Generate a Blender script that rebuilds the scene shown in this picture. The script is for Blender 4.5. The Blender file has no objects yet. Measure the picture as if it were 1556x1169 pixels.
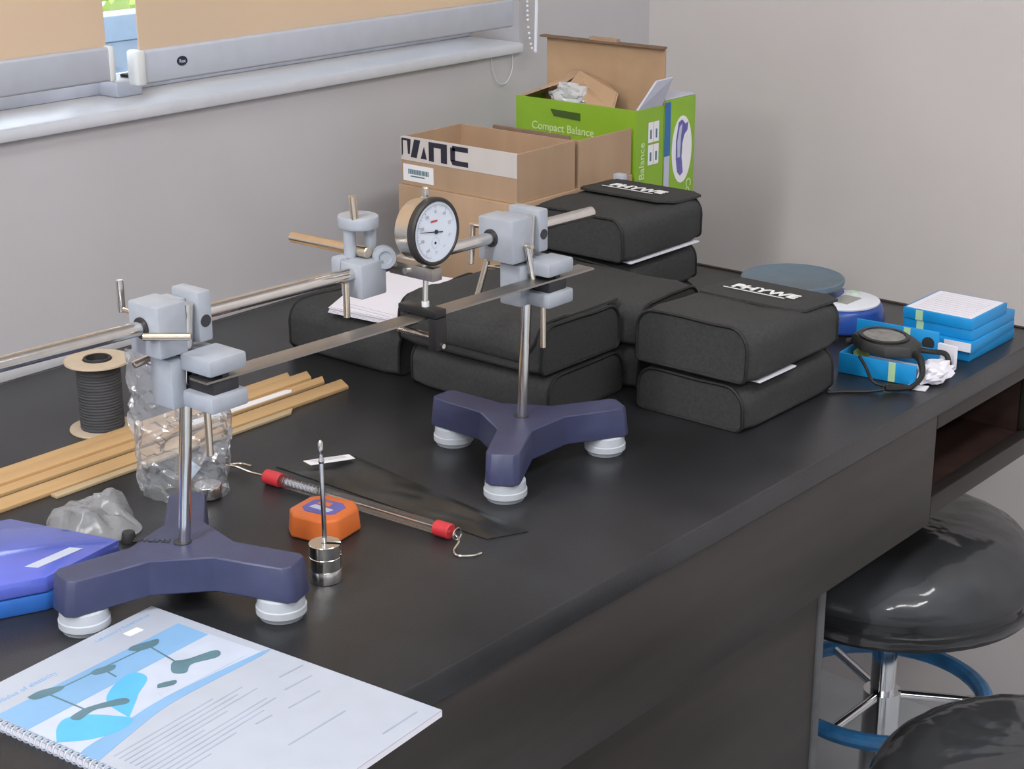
import bpy, bmesh, math, random
from mathutils import Vector, Matrix, Euler, noise
random.seed(7)
S = bpy.context.scene
COL = S.collection
T = 0.75            # height of the bench top
F = 0.834           # front edge of the bench (x)
YB = 1.947          # far end of the bench (y)
YW = 2.262          # far wall
# ------------------------------------------------------------------ camera
cam_data = bpy.data.cameras.new('camera')
cam_data.sensor_fit = 'HORIZONTAL'; cam_data.sensor_width = 36.0
cam_data.lens = 2604.1 / 1556.0 * 36.0
cam_data.clip_start = 0.05
cam = bpy.data.objects.new('camera', cam_data); COL.objects.link(cam)
_yaw, _pitch, _roll = -0.699479, 0.331670, -0.00459289
_f = Vector((math.sin(_yaw) * math.cos(_pitch), math.cos(_yaw) * math.cos(_pitch), -math.sin(_pitch)))
_r = _f.cross(Vector((0, 0, 1))).normalized(); _u = _r.cross(_f)
_r2 = _r * math.cos(_roll) + _u * math.sin(_roll); _u2 = -_r * math.sin(_roll) + _u * math.cos(_roll)
_m = Matrix((( _r2.x, _u2.x, -_f.x, 1.614), (_r2.y, _u2.y, -_f.y, 0.0), (_r2.z, _u2.z, -_f.z, T + 0.62233), (0, 0, 0, 1)))
cam.matrix_world = _m
S.camera = cam
# ------------------------------------------------------------------ world, lamps, exposure
w = bpy.data.worlds.new('daylight'); S.world = w; w.use_nodes = True
bg = w.node_tree.nodes['Background']; bg.inputs[0].default_value = (0.86, 0.94, 1.0, 1); bg.inputs[1].default_value = 6.2
def area_lamp(x, y, power, sx=0.35, sy=1.25, col=(1.0, 0.985, 0.985)):
    l = bpy.data.lights.new('ceiling_lamp_light', 'AREA'); l.shape = 'RECTANGLE'; l.size = sx; l.size_y = sy
    l.energy = power; l.color = col
    o = bpy.data.objects.new('ceiling_lamp_light', l); COL.objects.link(o); o.location = (x, y, 2.745)
for (x, y, p) in ((0.85, -0.7, 36), (0.85, -2.4, 62), (3.0, -0.7, 32), (3.0, -2.4, 36), (2.0, 1.1, 25)):
    area_lamp(x, y, p)
S.view_settings.view_transform = 'Standard'; S.view_settings.look = 'None'
S.view_settings.gamma = 1.0; S.view_settings.use_curve_mapping = False
S.view_settings.exposure = -0.05
S.cycles.use_denoising = True
S.cycles.max_bounces = 8; S.cycles.transparent_max_bounces = 16

# ------------------------------------------------------------------ materials
def mat(name, col, rough=0.5, metal=0.0, spec=0.5, var=0.0, vscale=40.0, bump=0.0, bscale=200.0, stretch=None, coat=0.0, trans=0.0, col2=None):
    m = bpy.data.materials.new(name); m.use_nodes = True
    nt = m.node_tree; p = nt.nodes['Principled BSDF']
    p.inputs['Base Color'].default_value = (*col, 1); p.inputs['Roughness'].default_value = rough
    p.inputs['Metallic'].default_value = metal; p.inputs['Specular IOR Level'].default_value = spec
    p.inputs['Coat Weight'].default_value = coat; p.inputs['Transmission Weight'].default_value = trans
    tc = nt.nodes.new('ShaderNodeTexCoord'); mp = nt.nodes.new('ShaderNodeMapping')
    nt.links.new(tc.outputs['Object'], mp.inputs[0])
    if stretch: mp.inputs['Scale'].default_value = stretch
    if var > 0:
        n = nt.nodes.new('ShaderNodeTexNoise'); n.inputs['Scale'].default_value = vscale; n.inputs['Detail'].default_value = 5
        nt.links.new(mp.outputs[0], n.inputs['Vector'])
        mx = nt.nodes.new('ShaderNodeMix'); mx.data_type = 'RGBA'
        c2 = col2 if col2 else tuple(min(1, c * (1 + var)) for c in col)
        c1 = col if col2 else tuple(c * (1 - var) for c in col)
        mx.inputs[6].default_value = (*c1, 1); mx.inputs[7].default_value = (*c2, 1)
        rp = nt.nodes.new('ShaderNodeMapRange'); rp.inputs[1].default_value = 0.3; rp.inputs[2].default_value = 0.7
        nt.links.new(n.outputs[0], rp.inputs[0]); nt.links.new(rp.outputs[0], mx.inputs[0])
        nt.links.new(mx.outputs[2], p.inputs['Base Color'])
    if bump > 0:
        n2 = nt.nodes.new('ShaderNodeTexNoise'); n2.inputs['Scale'].default_value = bscale; n2.inputs['Detail'].default_value = 3
        nt.links.new(mp.outputs[0], n2.inputs['Vector'])
        b = nt.nodes.new('ShaderNodeBump'); b.inputs['Strength'].default_value = bump; b.inputs['Distance'].default_value = 0.002
        nt.links.new(n2.outputs[0], b.inputs['Height']); nt.links.new(b.outputs[0], p.inputs['Normal'])
    return m
def clear_film(name, tint=(0.95, 0.97, 1.0), haze=0.12, gloss=0.22, rough=0.08, bscale=60, fk=1.2):
    m = bpy.data.materials.new(name); m.use_nodes = True; nt = m.node_tree
    nt.nodes.remove(nt.nodes['Principled BSDF']); out = nt.nodes['Material Output']
    tr = nt.nodes.new('ShaderNodeBsdfTransparent'); tr.inputs[0].default_value = (*tint, 1)
    df = nt.nodes.new('ShaderNodeBsdfDiffuse'); df.inputs[0].default_value = (0.85, 0.87, 0.9, 1)
    gl = nt.nodes.new('ShaderNodeBsdfGlossy'); gl.inputs['Roughness'].default_value = rough
    n = nt.nodes.new('ShaderNodeTexNoise'); n.inputs['Scale'].default_value = bscale
    tc = nt.nodes.new('ShaderNodeTexCoord'); nt.links.new(tc.outputs['Object'], n.inputs['Vector'])
    b = nt.nodes.new('ShaderNodeBump'); b.inputs['Strength'].default_value = 0.5; b.inputs['Distance'].default_value = 0.004
    nt.links.new(n.outputs[0], b.inputs['Height']); nt.links.new(b.outputs[0], gl.inputs['Normal'])
    fr = nt.nodes.new('ShaderNodeFresnel'); fr.inputs[0].default_value = 1.45; nt.links.new(b.outputs[0], fr.inputs['Normal'])
    ad = nt.nodes.new('ShaderNodeMath'); ad.operation = 'MULTIPLY_ADD'; ad.inputs[1].default_value = fk; ad.inputs[2].default_value = gloss * 0.2
    nt.links.new(fr.outputs[0], ad.inputs[0]); ad.use_clamp = True
    m1 = nt.nodes.new('ShaderNodeMixShader'); m1.inputs[0].default_value = haze
    nt.links.new(tr.outputs[0], m1.inputs[1]); nt.links.new(df.outputs[0], m1.inputs[2])
    m2 = nt.nodes.new('ShaderNodeMixShader'); nt.links.new(ad.outputs[0], m2.inputs[0])
    nt.links.new(m1.outputs[0], m2.inputs[1]); nt.links.new(gl.outputs[0], m2.inputs[2])
    nt.links.new(m2.outputs[0], out.inputs[0])
    return m
def translucent(name, col, tcol, fac=0.5):
    m = bpy.data.materials.new(name); m.use_nodes = True; nt = m.node_tree
    nt.nodes.remove(nt.nodes['Principled BSDF']); out = nt.nodes['Material Output']
    d = nt.nodes.new('ShaderNodeBsdfDiffuse'); t = nt.nodes.new('ShaderNodeBsdfTranslucent')
    wv = nt.nodes.new('ShaderNodeTexWave'); wv.inputs['Scale'].default_value = 300; tc = nt.nodes.new('ShaderNodeTexCoord')
    nt.links.new(tc.outputs['Object'], wv.inputs['Vector'])
    mx = nt.nodes.new('ShaderNodeMix'); mx.data_type = 'RGBA'
    mx.inputs[6].default_value = (*[c * 0.95 for c in col], 1); mx.inputs[7].default_value = (*col, 1)
    nt.links.new(wv.outputs[0], mx.inputs[0]); nt.links.new(mx.outputs[2], d.inputs[0])
    t.inputs[0].default_value = (*tcol, 1)
    m1 = nt.nodes.new('ShaderNodeMixShader'); m1.inputs[0].default_value = fac
    nt.links.new(d.outputs[0], m1.inputs[1]); nt.links.new(t.outputs[0], m1.inputs[2]); nt.links.new(m1.outputs[0], out.inputs[0])
    return m
M = {}
M['wall'] = mat('wall_paint', (0.56, 0.545, 0.56), 0.85, var=0.03, vscale=6, bump=0.05, bscale=120)
M['wall_far_lit'] = mat('wall_paint_far_lit', (0.62, 0.58, 0.57), 0.85, var=0.03, vscale=5, bump=0.05, bscale=120)  # lighter, warmer copy of the wall paint; the stronger light is in the colour
M['ceiling'] = mat('ceiling_paint', (0.8, 0.8, 0.79), 0.9, var=0.02)
M['floor'] = mat('floor_vinyl', (0.46, 0.48, 0.50), 0.35, var=0.06, vscale=12)
M['trimwhite'] = mat('trim_white', (0.70, 0.70, 0.72), 0.5, var=0.04)
M['alu'] = mat('window_aluminium', (0.66, 0.72, 0.84), 0.35, var=0.04)
M['sill'] = mat('sill_white', (0.78, 0.80, 0.86), 0.35, var=0.03)
M['bench'] = mat('bench_laminate', (0.020, 0.021, 0.023), 0.34, spec=0.5, var=0.35, vscale=9, bump=0.12, bscale=500)
M['benchside'] = mat('bench_side_laminate', (0.030, 0.025, 0.023), 0.45, spec=0.4, var=0.3, vscale=30, bump=0.08, bscale=300, stretch=(1, 0.1, 1))
M['cubby'] = mat('cubby_brown_board', (0.035, 0.016, 0.012), 0.6, var=0.3)
M['edgegrey'] = mat('edge_trim_grey', (0.10, 0.105, 0.11), 0.5, var=0.15)
M['bar'] = mat('blind_bar_plastic', (0.50, 0.53, 0.60), 0.4, var=0.03)
M['barcap'] = mat('blind_cap_plastic', (0.72, 0.74, 0.74), 0.4, var=0.03)
M['blind'] = translucent('blind_fabric', (0.74, 0.62, 0.49), (0.88, 0.70, 0.53), 0.45)
M['ink'] = mat('dark_ink', (0.02, 0.02, 0.035), 0.5, var=0.1)
M['steel'] = mat('polished_steel', (0.74, 0.72, 0.69), 0.16, 1.0, var=0.05, vscale=80)
M['brushed'] = mat('brushed_steel', (0.42, 0.40, 0.375), 0.38, 1.0, var=0.12, vscale=120, stretch=(1, 0.05, 1))
M['brassy'] = mat('nickel_warm', (0.78, 0.68, 0.55), 0.2, 1.0, var=0.06)
M['casting'] = mat('grey_casting', (0.37, 0.40, 0.45), 0.42, var=0.06, vscale=60, bump=0.1, bscale=300)
M['castdark'] = mat('clamp_inner_dark', (0.03, 0.03, 0.035), 0.5, var=0.2)
M['navy'] = mat('navy_paint', (0.042, 0.048, 0.110), 0.38, spec=0.45, var=0.12, vscale=40, bump=0.06, bscale=400)
M['foot'] = mat('foot_white_plastic', (0.50, 0.535, 0.58), 0.45, var=0.05)
M['black'] = mat('case_nylon', (0.045, 0.046, 0.046), 0.8, spec=0.3, var=0.15, vscale=300, bump=0.2, bscale=900)
M['blackseam'] = mat('case_seam', (0.016, 0.016, 0.016), 0.6, spec=0.4, var=0.3, vscale=200)
M['blackplastic'] = mat('black_plastic', (0.012, 0.012, 0.013), 0.4, var=0.2)
M['rubber'] = mat('dark_grey_rubber', (0.03, 0.03, 0.03), 0.55, var=0.2)
M['paper'] = mat('white_paper', (0.80, 0.79, 0.86), 0.7, var=0.02, vscale=20)
M['paperline'] = mat('grey_print', (0.45, 0.45, 0.52), 0.7, var=0.1)
M['white'] = mat('white_print', (0.85, 0.85, 0.87), 0.6, var=0.02)
M['card'] = mat('cardboard', (0.43, 0.29, 0.185), 0.8, var=0.07, vscale=25, bump=0.08, bscale=90, stretch=(1, 1, 0.2))
M['cardin'] = mat('cardboard_inside', (0.45, 0.30, 0.18), 0.85, var=0.07, vscale=25)
M['carddark'] = mat('cardboard_edge_and_shade', (0.20, 0.13, 0.09), 0.85, var=0.1)  # darker copy of the cardboard; on the folded flap it paints shadow
M['tape'] = mat('packing_tape', (0.62, 0.58, 0.55), 0.3, var=0.03)
M['green'] = mat('green_print', (0.25, 0.45, 0.028), 0.42, var=0.04, vscale=20)
M['palegreen'] = mat('pale_green_print', (0.56, 0.74, 0.34), 0.5, var=0.03)
M['stripeblue'] = mat('stripe_blue', (0.03, 0.16, 0.42), 0.45, var=0.05)
M['stripelilac'] = mat('stripe_lilac', (0.52, 0.54, 0.68), 0.45, var=0.04)
M['lilac'] = mat('flap_lilac', (0.58, 0.59, 0.70), 0.6, var=0.03)
M['purple'] = mat('purple_print', (0.14, 0.13, 0.42), 0.5, var=0.15)
M['wood'] = mat('wood_strip', (0.56, 0.36, 0.17), 0.6, var=0.12, vscale=30, stretch=(1, 0.06, 1), bump=0.08, bscale=80)
M['wood2'] = mat('wood_strip_dull', (0.46, 0.35, 0.21), 0.65, var=0.12, vscale=30, stretch=(1, 0.06, 1))
M['woodrim'] = mat('spool_flange_board', (0.55, 0.45, 0.33), 0.7, var=0.06)
M['thread'] = mat('grey_cord', (0.055, 0.058, 0.066), 0.8, var=0.3, vscale=150, stretch=(0.2, 0.2, 6), bump=0.3, bscale=400)
M['orange'] = mat('orange_plastic', (0.72, 0.17, 0.035), 0.4, var=0.05)
M['red'] = mat('red_cap', (0.55, 0.035, 0.045), 0.4, var=0.1)
M['bluebox'] = mat('blue_plastic', (0.03, 0.14, 0.50), 0.35, var=0.08)
M['bluelid'] = mat('violet_blue_lid', (0.10, 0.14, 0.58), 0.12, var=0.15, vscale=14, coat=0.6)
M['cyan'] = mat('cyan_carton', (0.006, 0.27, 0.62), 0.45, var=0.08, vscale=30)
M['limegreen'] = mat('lime_print', (0.45, 0.68, 0.40), 0.5, var=0.05)
M['scaleblue'] = mat('scale_blue', (0.018, 0.07, 0.32), 0.3, var=0.08)
M['scalewhite'] = mat('scale_panel', (0.72, 0.75, 0.82), 0.4, var=0.03)
M['lcd'] = mat('lcd_grey', (0.30, 0.31, 0.28), 0.25, var=0.05)
M['platter'] = mat('platter_steel', (0.13, 0.19, 0.24), 0.42, 0.25, var=0.06, vscale=50)
M['vinyl'] = mat('stool_vinyl', (0.018, 0.020, 0.024), 0.5, coat=0.0, var=0.3, vscale=12)
M['chrome'] = mat('chrome', (0.75, 0.76, 0.78), 0.12, 1.0, var=0.03)
M['bluewrap'] = mat('blue_film_wrap', (0.03, 0.16, 0.36), 0.3, var=0.3, vscale=40)
M['film'] = clear_film('clear_film', haze=0.10)
M['filmwhite'] = clear_film('white_bag_film', haze=0.6, rough=0.2, bscale=60)
M['filmhazy'] = clear_film('hazy_film', haze=0.30, rough=0.15, bscale=40)
M['wrap'] = clear_film('seat_wrap', haze=0.03, gloss=0.0, rough=0.1, bscale=25)
M['glass'] = clear_film('window_glass', haze=0.02, bscale=2)
M['tube'] = clear_film('clear_tube', haze=0.02, gloss=0.0, rough=0.06, bscale=4, fk=0.75)
M['leaf'] = mat('leaf_green', (0.36, 0.52, 0.07), 0.6, var=0.5, vscale=9, col2=(0.62, 0.70, 0.22))
M['parapet'] = mat('outside_wall_paint', (0.36, 0.46, 0.56), 0.7, var=0.08)
M['coverblue'] = mat('cover_blue', (0.22, 0.42, 0.68), 0.4, var=0.08, vscale=14)
M['coverpale'] = mat('cover_pale', (0.52, 0.58, 0.70), 0.4, var=0.05)
M['covercyan'] = mat('cover_cyan', (0.10, 0.46, 0.78), 0.4, var=0.06)
M['coverline'] = mat('cover_grey_print', (0.33, 0.38, 0.47), 0.5, var=0.1)
M['coverdark'] = mat('cover_dark', (0.10, 0.20, 0.25), 0.45, var=0.15)
M['coverwhite'] = mat('cover_white', (0.45, 0.49, 0.57), 0.35, var=0.03)
M['pouch'] = mat('black_pouch_film', (0.016, 0.017, 0.016), 0.30, spec=0.5, var=0.4, vscale=20, bump=0.5, bscale=35)
M['dialface'] = mat('dial_white', (0.66, 0.71, 0.80), 0.3, var=0.03)
M['dialrim'] = mat('dial_rim_black', (0.025, 0.023, 0.022), 0.4, var=0.2)
M['dialbody'] = mat('dial_body_steel', (0.70, 0.66, 0.60), 0.25, 1.0, var=0.05)

# ------------------------------------------------------------------ object helpers
def root_matrix(o):
    m = Matrix.Identity(4)
    while o is not None:
        m = o.matrix_basis @ m; o = o.parent
    return m
def obj(name, bm, m, parent=None, bevel=0.0, seg=2, smooth=True, local=False, ang=35):
    if bevel > 0:
        bm.normal_update()
        es = [e for e in bm.edges if len(e.link_faces) == 2 and e.calc_face_angle(0) > 0.45]
        if es: bmesh.ops.bevel(bm, geom=es, offset=bevel, segments=seg, profile=0.5, affect='EDGES', clamp_overlap=True)
    bmesh.ops.recalc_face_normals(bm, faces=bm.faces)
    me = bpy.data.meshes.new(name); bm.to_mesh(me); bm.free()
    if parent is not None and not local:
        me.transform(root_matrix(parent).inverted())
    me.materials.append(M[m] if isinstance(m, str) else m)
    if smooth:
        me.shade_smooth(); me.set_sharp_from_angle(angle=math.radians(ang))
    o = bpy.data.objects.new(name, me); COL.objects.link(o)
    o.parent = parent
    return o
def tag(o, label, cat, group=None):
    o['label'] = label; o['category'] = cat
    if group: o['group'] = group
    return o
def thing(name, label, cat, loc=(0, 0, 0), rotz=0.0, group=None):
    o = bpy.data.objects.new(name, None); COL.objects.link(o); o.empty_display_size = 0.02
    o.location = loc; o.rotation_euler = (0, 0, rotz)
    return tag(o, label, cat, group)
def struct(name, bm, m, parent=None, **k):
    o = obj(name, bm, m, parent, **k)
    if parent is None: o['kind'] = 'structure'
    return o
def copy_tree(o, parent=None):
    c = o.copy(); COL.objects.link(c); c.parent = parent
    for ch in list(o.children): copy_tree(ch, c)
    return c
NB = bmesh.new
def box(bm, x0, x1, y0, y1, z0, z1, mx=None):
    vs = [bm.verts.new(Vector(p)) for p in ((x0, y0, z0), (x1, y0, z0), (x1, y1, z0), (x0, y1, z0), (x0, y0, z1), (x1, y0, z1), (x1, y1, z1), (x0, y1, z1))]
    if mx is not None:
        for v in vs: v.co = mx @ v.co
    for f in ((0, 3, 2, 1), (4, 5, 6, 7), (0, 1, 5, 4), (1, 2, 6, 5), (2, 3, 7, 6), (3, 0, 4, 7)): bm.faces.new([vs[i] for i in f])
    return bm
def bx(x0, x1, y0, y1, z0, z1, mx=None): return box(NB(), x0, x1, y0, y1, z0, z1, mx)
def frame(p, d):
    d = Vector(d).normalized(); q = d.to_track_quat('Z', 'Y').to_matrix().to_4x4(); q.translation = Vector(p); return q
def lathe(bm, prof, mx=None, seg=24, cap0=True, cap1=True):
    mx = mx or Matrix.Identity(4); rings = []
    for r, z in prof:
        rings.append([bm.verts.new(mx @ Vector((r * math.cos(2 * math.pi * i / seg), r * math.sin(2 * math.pi * i / seg), z))) for i in range(seg)])
    for a, b in zip(rings, rings[1:]):
        for i in range(seg): bm.faces.new((a[i], a[(i + 1) % seg], b[(i + 1) % seg], b[i]))
    if cap0: bm.faces.new(rings[0][::-1])
    if cap1: bm.faces.new(rings[-1])
    return bm
def cyl(bm, p0, p1, r0, r1=None, seg=20, ch=0.0):
    p0 = Vector(p0); p1 = Vector(p1); L = (p1 - p0).length; r1 = r0 if r1 is None else r1
    prof = [(r0, 0), (r1, L)] if ch <= 0 else [(r0 - ch, 0), (r0, ch), (r1, L - ch), (r1 - ch, L)]
    return lathe(bm, prof, frame(p0, p1 - p0), seg)
def cy(p0, p1, r0, r1=None, seg=20, ch=0.0): return cyl(NB(), p0, p1, r0, r1, seg, ch)
def prism(bm, pts, z0, z1, mx=None, top=1.0):
    mx = mx or Matrix.Identity(4); n = len(pts)
    cx = sum(p[0] for p in pts) / n; cyy = sum(p[1] for p in pts) / n
    a = [bm.verts.new(mx @ Vector((x, y, z0))) for x, y in pts]
    b = [bm.verts.new(mx @ Vector((cx + (x - cx) * top, cyy + (y - cyy) * top, z1))) for x, y in pts]
    bm.faces.new(a[::-1]); bm.faces.new(b)
    for i in range(n): bm.faces.new((a[i], a[(i + 1) % n], b[(i + 1) % n], b[i]))
    return bm
def tube(bm, pts, r, seg=8, caps=True, closed=False):
    pts = [Vector(p) for p in pts]; n = len(pts); rings = []; up = None
    for i, p in enumerate(pts):
        if closed: d = pts[(i + 1) % n] - pts[i - 1]
        else: d = pts[min(i + 1, n - 1)] - pts[max(i - 1, 0)]
        d.normalize()
        if up is None:
            up = Vector((0, 0, 1)) if abs(d.z) < 0.9 else Vector((1, 0, 0))
        s = d.cross(up).normalized(); up = s.cross(d).normalized()
        rr = r(i / (n - 1)) if callable(r) else r
        rings.append([bm.verts.new(p + (s * math.cos(2 * math.pi * k / seg) + up * math.sin(2 * math.pi * k / seg)) * rr) for k in range(seg)])
    m = n if closed else n - 1
    for i in range(m):
        a, b = rings[i], rings[(i + 1) % n]
        for k in range(seg): bm.faces.new((a[k], a[(k + 1) % seg], b[(k + 1) % seg], b[k]))
    if caps and not closed:
        bm.faces.new(rings[0][::-1]); bm.faces.new(rings[-1])
    return bm
def smooth_path(pts, n=6):
    pts = [Vector(p) for p in pts]; out = []
    for i in range(len(pts) - 1):
        p0 = pts[max(i - 1, 0)]; p1 = pts[i]; p2 = pts[i + 1]; p3 = pts[min(i + 2, len(pts) - 1)]
        for k in range(n):
            t = k / n
            out.append(0.5 * ((2 * p1) + (-p0 + p2) * t + (2 * p0 - 5 * p1 + 4 * p2 - p3) * t * t + (-p0 + 3 * p1 - 3 * p2 + p3) * t ** 3))
    out.append(pts[-1]); return out
def text(name, s, size, mx, m, parent, bold=0.0, extrude=0.0002, sx=1.0, align='LEFT'):
    cu = bpy.data.curves.new(name, 'FONT'); cu.body = s; cu.size = size; cu.extrude = extrude; cu.offset = bold; cu.align_x = align; cu.resolution_u = 3
    t = bpy.data.objects.new(name, cu); COL.objects.link(t)
    bpy.context.view_layer.update()
    me = bpy.data.meshes.new_from_object(t.evaluated_get(bpy.context.evaluated_depsgraph_get()))
    bpy.data.objects.remove(t); bpy.data.curves.remove(cu)
    me.transform(Matrix.Diagonal((sx, 1, 1, 1))); me.transform(mx)
    if parent is not None: me.transform(root_matrix(parent).inverted())
    me.materials.clear(); me.materials.append(M[m])
    o = bpy.data.objects.new(name, me); COL.objects.link(o); o.parent = parent
    return o
def basis(o, x, y):
    x = Vector(x).normalized(); y = Vector(y).normalized(); z = x.cross(y)
    return Matrix(((x.x, y.x, z.x, o[0]), (x.y, y.y, z.y, o[1]), (x.z, y.z, z.z, o[2]), (0, 0, 0, 1)))
def rot_z(a, p=(0, 0, 0)): return Matrix.Translation(Vector(p)) @ Matrix.Rotation(a, 4, 'Z')

# ================================================================== THE ROOM
struct('floor', bx(-0.2, 5.0, -4.0, YW + 0.1, -0.05, 0.0), 'floor', smooth=False)
struct('ceiling', bx(-0.2, 5.0, -4.0, YW + 0.1, 2.8, 2.85), 'ceiling', smooth=False)
struct('wall_back', bx(-0.2, 5.0, YW, YW + 0.1, 0, 2.8), 'wall_far_lit', smooth=False)
struct('wall_right', bx(5.0, 5.1, -4.0, YW, 0, 2.8), 'wall', smooth=False)
struct('wall_front', bx(-0.2, 5.0, -4.1, -4.0, 0, 2.8), 'wall', smooth=False)
W0, W1, WZ0, WZ1 = -3.6, 1.938, 1.018, 2.25
bm = NB()
box(bm, -0.16, 0, -4.0, YW, 0, WZ0); box(bm, -0.16, 0, -4.0, YW, WZ1, 2.8)
box(bm, -0.16, 0, -4.0, W0, WZ0, WZ1); box(bm, -0.16, 0, W1, YW, WZ0, WZ1)
struct('wall_left', bm, 'wall', smooth=False)
struct('trim_1', bx(0, 0.004, -1.0, YB, T, T + 0.017), 'trimwhite', bevel=0.001)
# window: sill, frame, mullion, pane
win = bpy.data.objects.new('window_1', None); COL.objects.link(win); win['kind'] = 'structure'; win.location = (-0.08, 1.0, WZ0)
obj('window_sill', bx(-0.15, 0.010, W0, W1, WZ0 - 0.001, WZ0 + 0.014), 'sill', win, bevel=0.004)
obj('bottom_rail', bx(-0.13, -0.095, W0, W1, WZ0 + 0.014, 1.049), 'alu', win, bevel=0.002)
obj('mullion', bx(-0.128, -0.060, 1.262, 1.300, WZ0 + 0.014, 1.050), 'alu', win, bevel=0.002)
obj('side_jamb', bx(-0.13, -0.10, W1 - 0.03, W1, WZ0 + 0.014, WZ1), 'alu', win, bevel=0.002)
obj('upright', bx(-0.135, -0.126, 1.262, 1.300, WZ0 + 0.014, WZ1), 'alu', win, bevel=0.002)
obj('latch', bx(-0.098, -0.080, 1.296, 1.328, 1.046, 1.054), 'rubber', win, bevel=0.002)
obj('pane', bx(-0.118, -0.114, W0, W1, 1.049, WZ1), 'glass', win, smooth=False)

# low outside wall beyond the glass, in courses
po = bpy.data.objects.new('wall_outside', None); COL.objects.link(po); po['kind'] = 'structure'; po.location = (-0.45, 1.0, 0)
obj('coping', bx(-0.45, -0.40, -1.0, 4.0, 1.043, 1.079), 'parapet', po, bevel=0.002)
obj('course', bx(-0.55, -0.405, -1.0, 4.0, 0.96, 1.041), 'parapet', po, bevel=0.002)
obj('course', bx(-0.55, -0.405, -1.0, 4.0, 0.0, 0.958), 'parapet', po, bevel=0.002)
# foliage outside the window
bm = NB(); rnd = random.Random(3)
for i in range(5000):
    c = Vector((rnd.uniform(-1.5, -0.64), rnd.uniform(1.0, 3.2), rnd.uniform(0.2, 1.14)))
    q = Euler((rnd.uniform(0, 6), rnd.uniform(0, 6), rnd.uniform(0, 6))).to_matrix(); s = rnd.uniform(0.03, 0.06)
    vs = [bm.verts.new(c + q @ Vector(p) * s) for p in ((-1, 0, 0), (-0.3, 0.45, 0.08), (0.4, 0.4, 0.08), (1, 0, 0), (0.4, -0.4, 0.08), (-0.3, -0.45, 0.08))]
    bm.faces.new((vs[0], vs[1], vs[2], vs[3])); bm.faces.new((vs[0], vs[3], vs[4], vs[5]))
hd = obj('hedge_foliage', bm, 'leaf'); hd['kind'] = 'stuff'; tag(hd, 'bright yellow-green leaves outside the window', 'foliage')

# ================================================================== ROLLER BLINDS
def blind(label, y0, y1, zb, x, cap_l, cap_r, logo=None):
    t = thing('roller_blind', label, 'blind', (x, (y0 + y1) / 2, zb), group='roller blinds at the window')
    obj('fabric', bx(x - 0.002, x, y0 + 0.012, y1 - 0.004, zb + 0.036, 2.35), 'blind', t, smooth=False)
    obj('roller_tube', cy((x - 0.001, y0, 2.36), (x - 0.001, y1, 2.36), 0.022), 'bar', t)
    obj('hem_bar', bx(x - 0.008, x + 0.009, y0 + 0.006, y1 - 0.006, zb, zb + 0.038), 'bar', t, bevel=0.003, seg=3)
    if cap_l: obj('end_cap', bx(x - 0.010, x + 0.011, y0, y0 + 0.012, zb - 0.001, zb + 0.039), 'barcap', t, bevel=0.003)
    if cap_r: obj('end_cap', bx(x - 0.010, x + 0.011, y1 - 0.008, y1, zb - 0.001, zb + 0.039), 'barcap', t, bevel=0.003)
    if logo:
        b = NB(); lathe(b, [(0.0065, 0), (0.0065, 0.0008)], basis((x + 0.009, logo, zb + 0.021), (0, 1, 0), (0, 0, 1)) @ Matrix.Diagonal((1.15, 0.85, 1, 1)), 28)
        lg = obj('logo', b, 'ink', t)
        text('lettering', 'Rex', 0.0058, basis((x + 0.0099, logo - 0.0047, zb + 0.019), (0, 1, 0), (0, 0, 1)), 'coverpale', lg, bold=0.0001)
    return t
blind('cream roller blind at the left edge of the picture with its grey bottom bar', 0.2, 1.192, 1.0705, 0.024, True, True)
bl = blind('wide cream roller blind with a small dark oval badge on its bottom bar', 1.222, 1.893, 1.0610, 0.024, True, False, 1.287)
# bead chain and cord of the right blind
def chain(pts, r, step, name, m, parent):
    P = smooth_path(pts, 12); b = NB(); acc = 0; last = P[0]
    for q in P:
        acc += (q - last).length; last = q
        if acc >= step:
            acc = 0; bmesh.ops.create_icosphere(b, subdivisions=1, radius=r, matrix=Matrix.Translation(q))
    o = obj(name, b, m, parent); o['kind'] = 'stuff'; return o
chain([(0.03, 1.922, 2.3), (0.03, 1.921, 1.6), (0.03, 1.921, 1.2), (0.03, 1.921, 1.08), (0.032, 1.927, 1.03), (0.034, 1.934, 1.022)], 0.0021, 0.006, 'bead_chain', 'sill', bl)
obj('chain_sleeve', tube(NB(), [(0.03, 1.944, 2.3), (0.03, 1.942, 1.2), (0.031, 1.940, 1.08), (0.034, 1.934, 1.020)], 0.0022), 'sill', bl)
obj('cord_loop', tube(NB(), smooth_path([(0.004, 1.873, 1.03), (0.004, 1.872, 1.005), (0.005, 1.882, 0.982), (0.005, 1.895, 0.976), (0.005, 1.908, 0.982), (0.005, 1.917, 1.00), (0.004, 1.916, 1.03)], 8), 0.0007, 6), 'trimwhite', bl)

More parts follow.
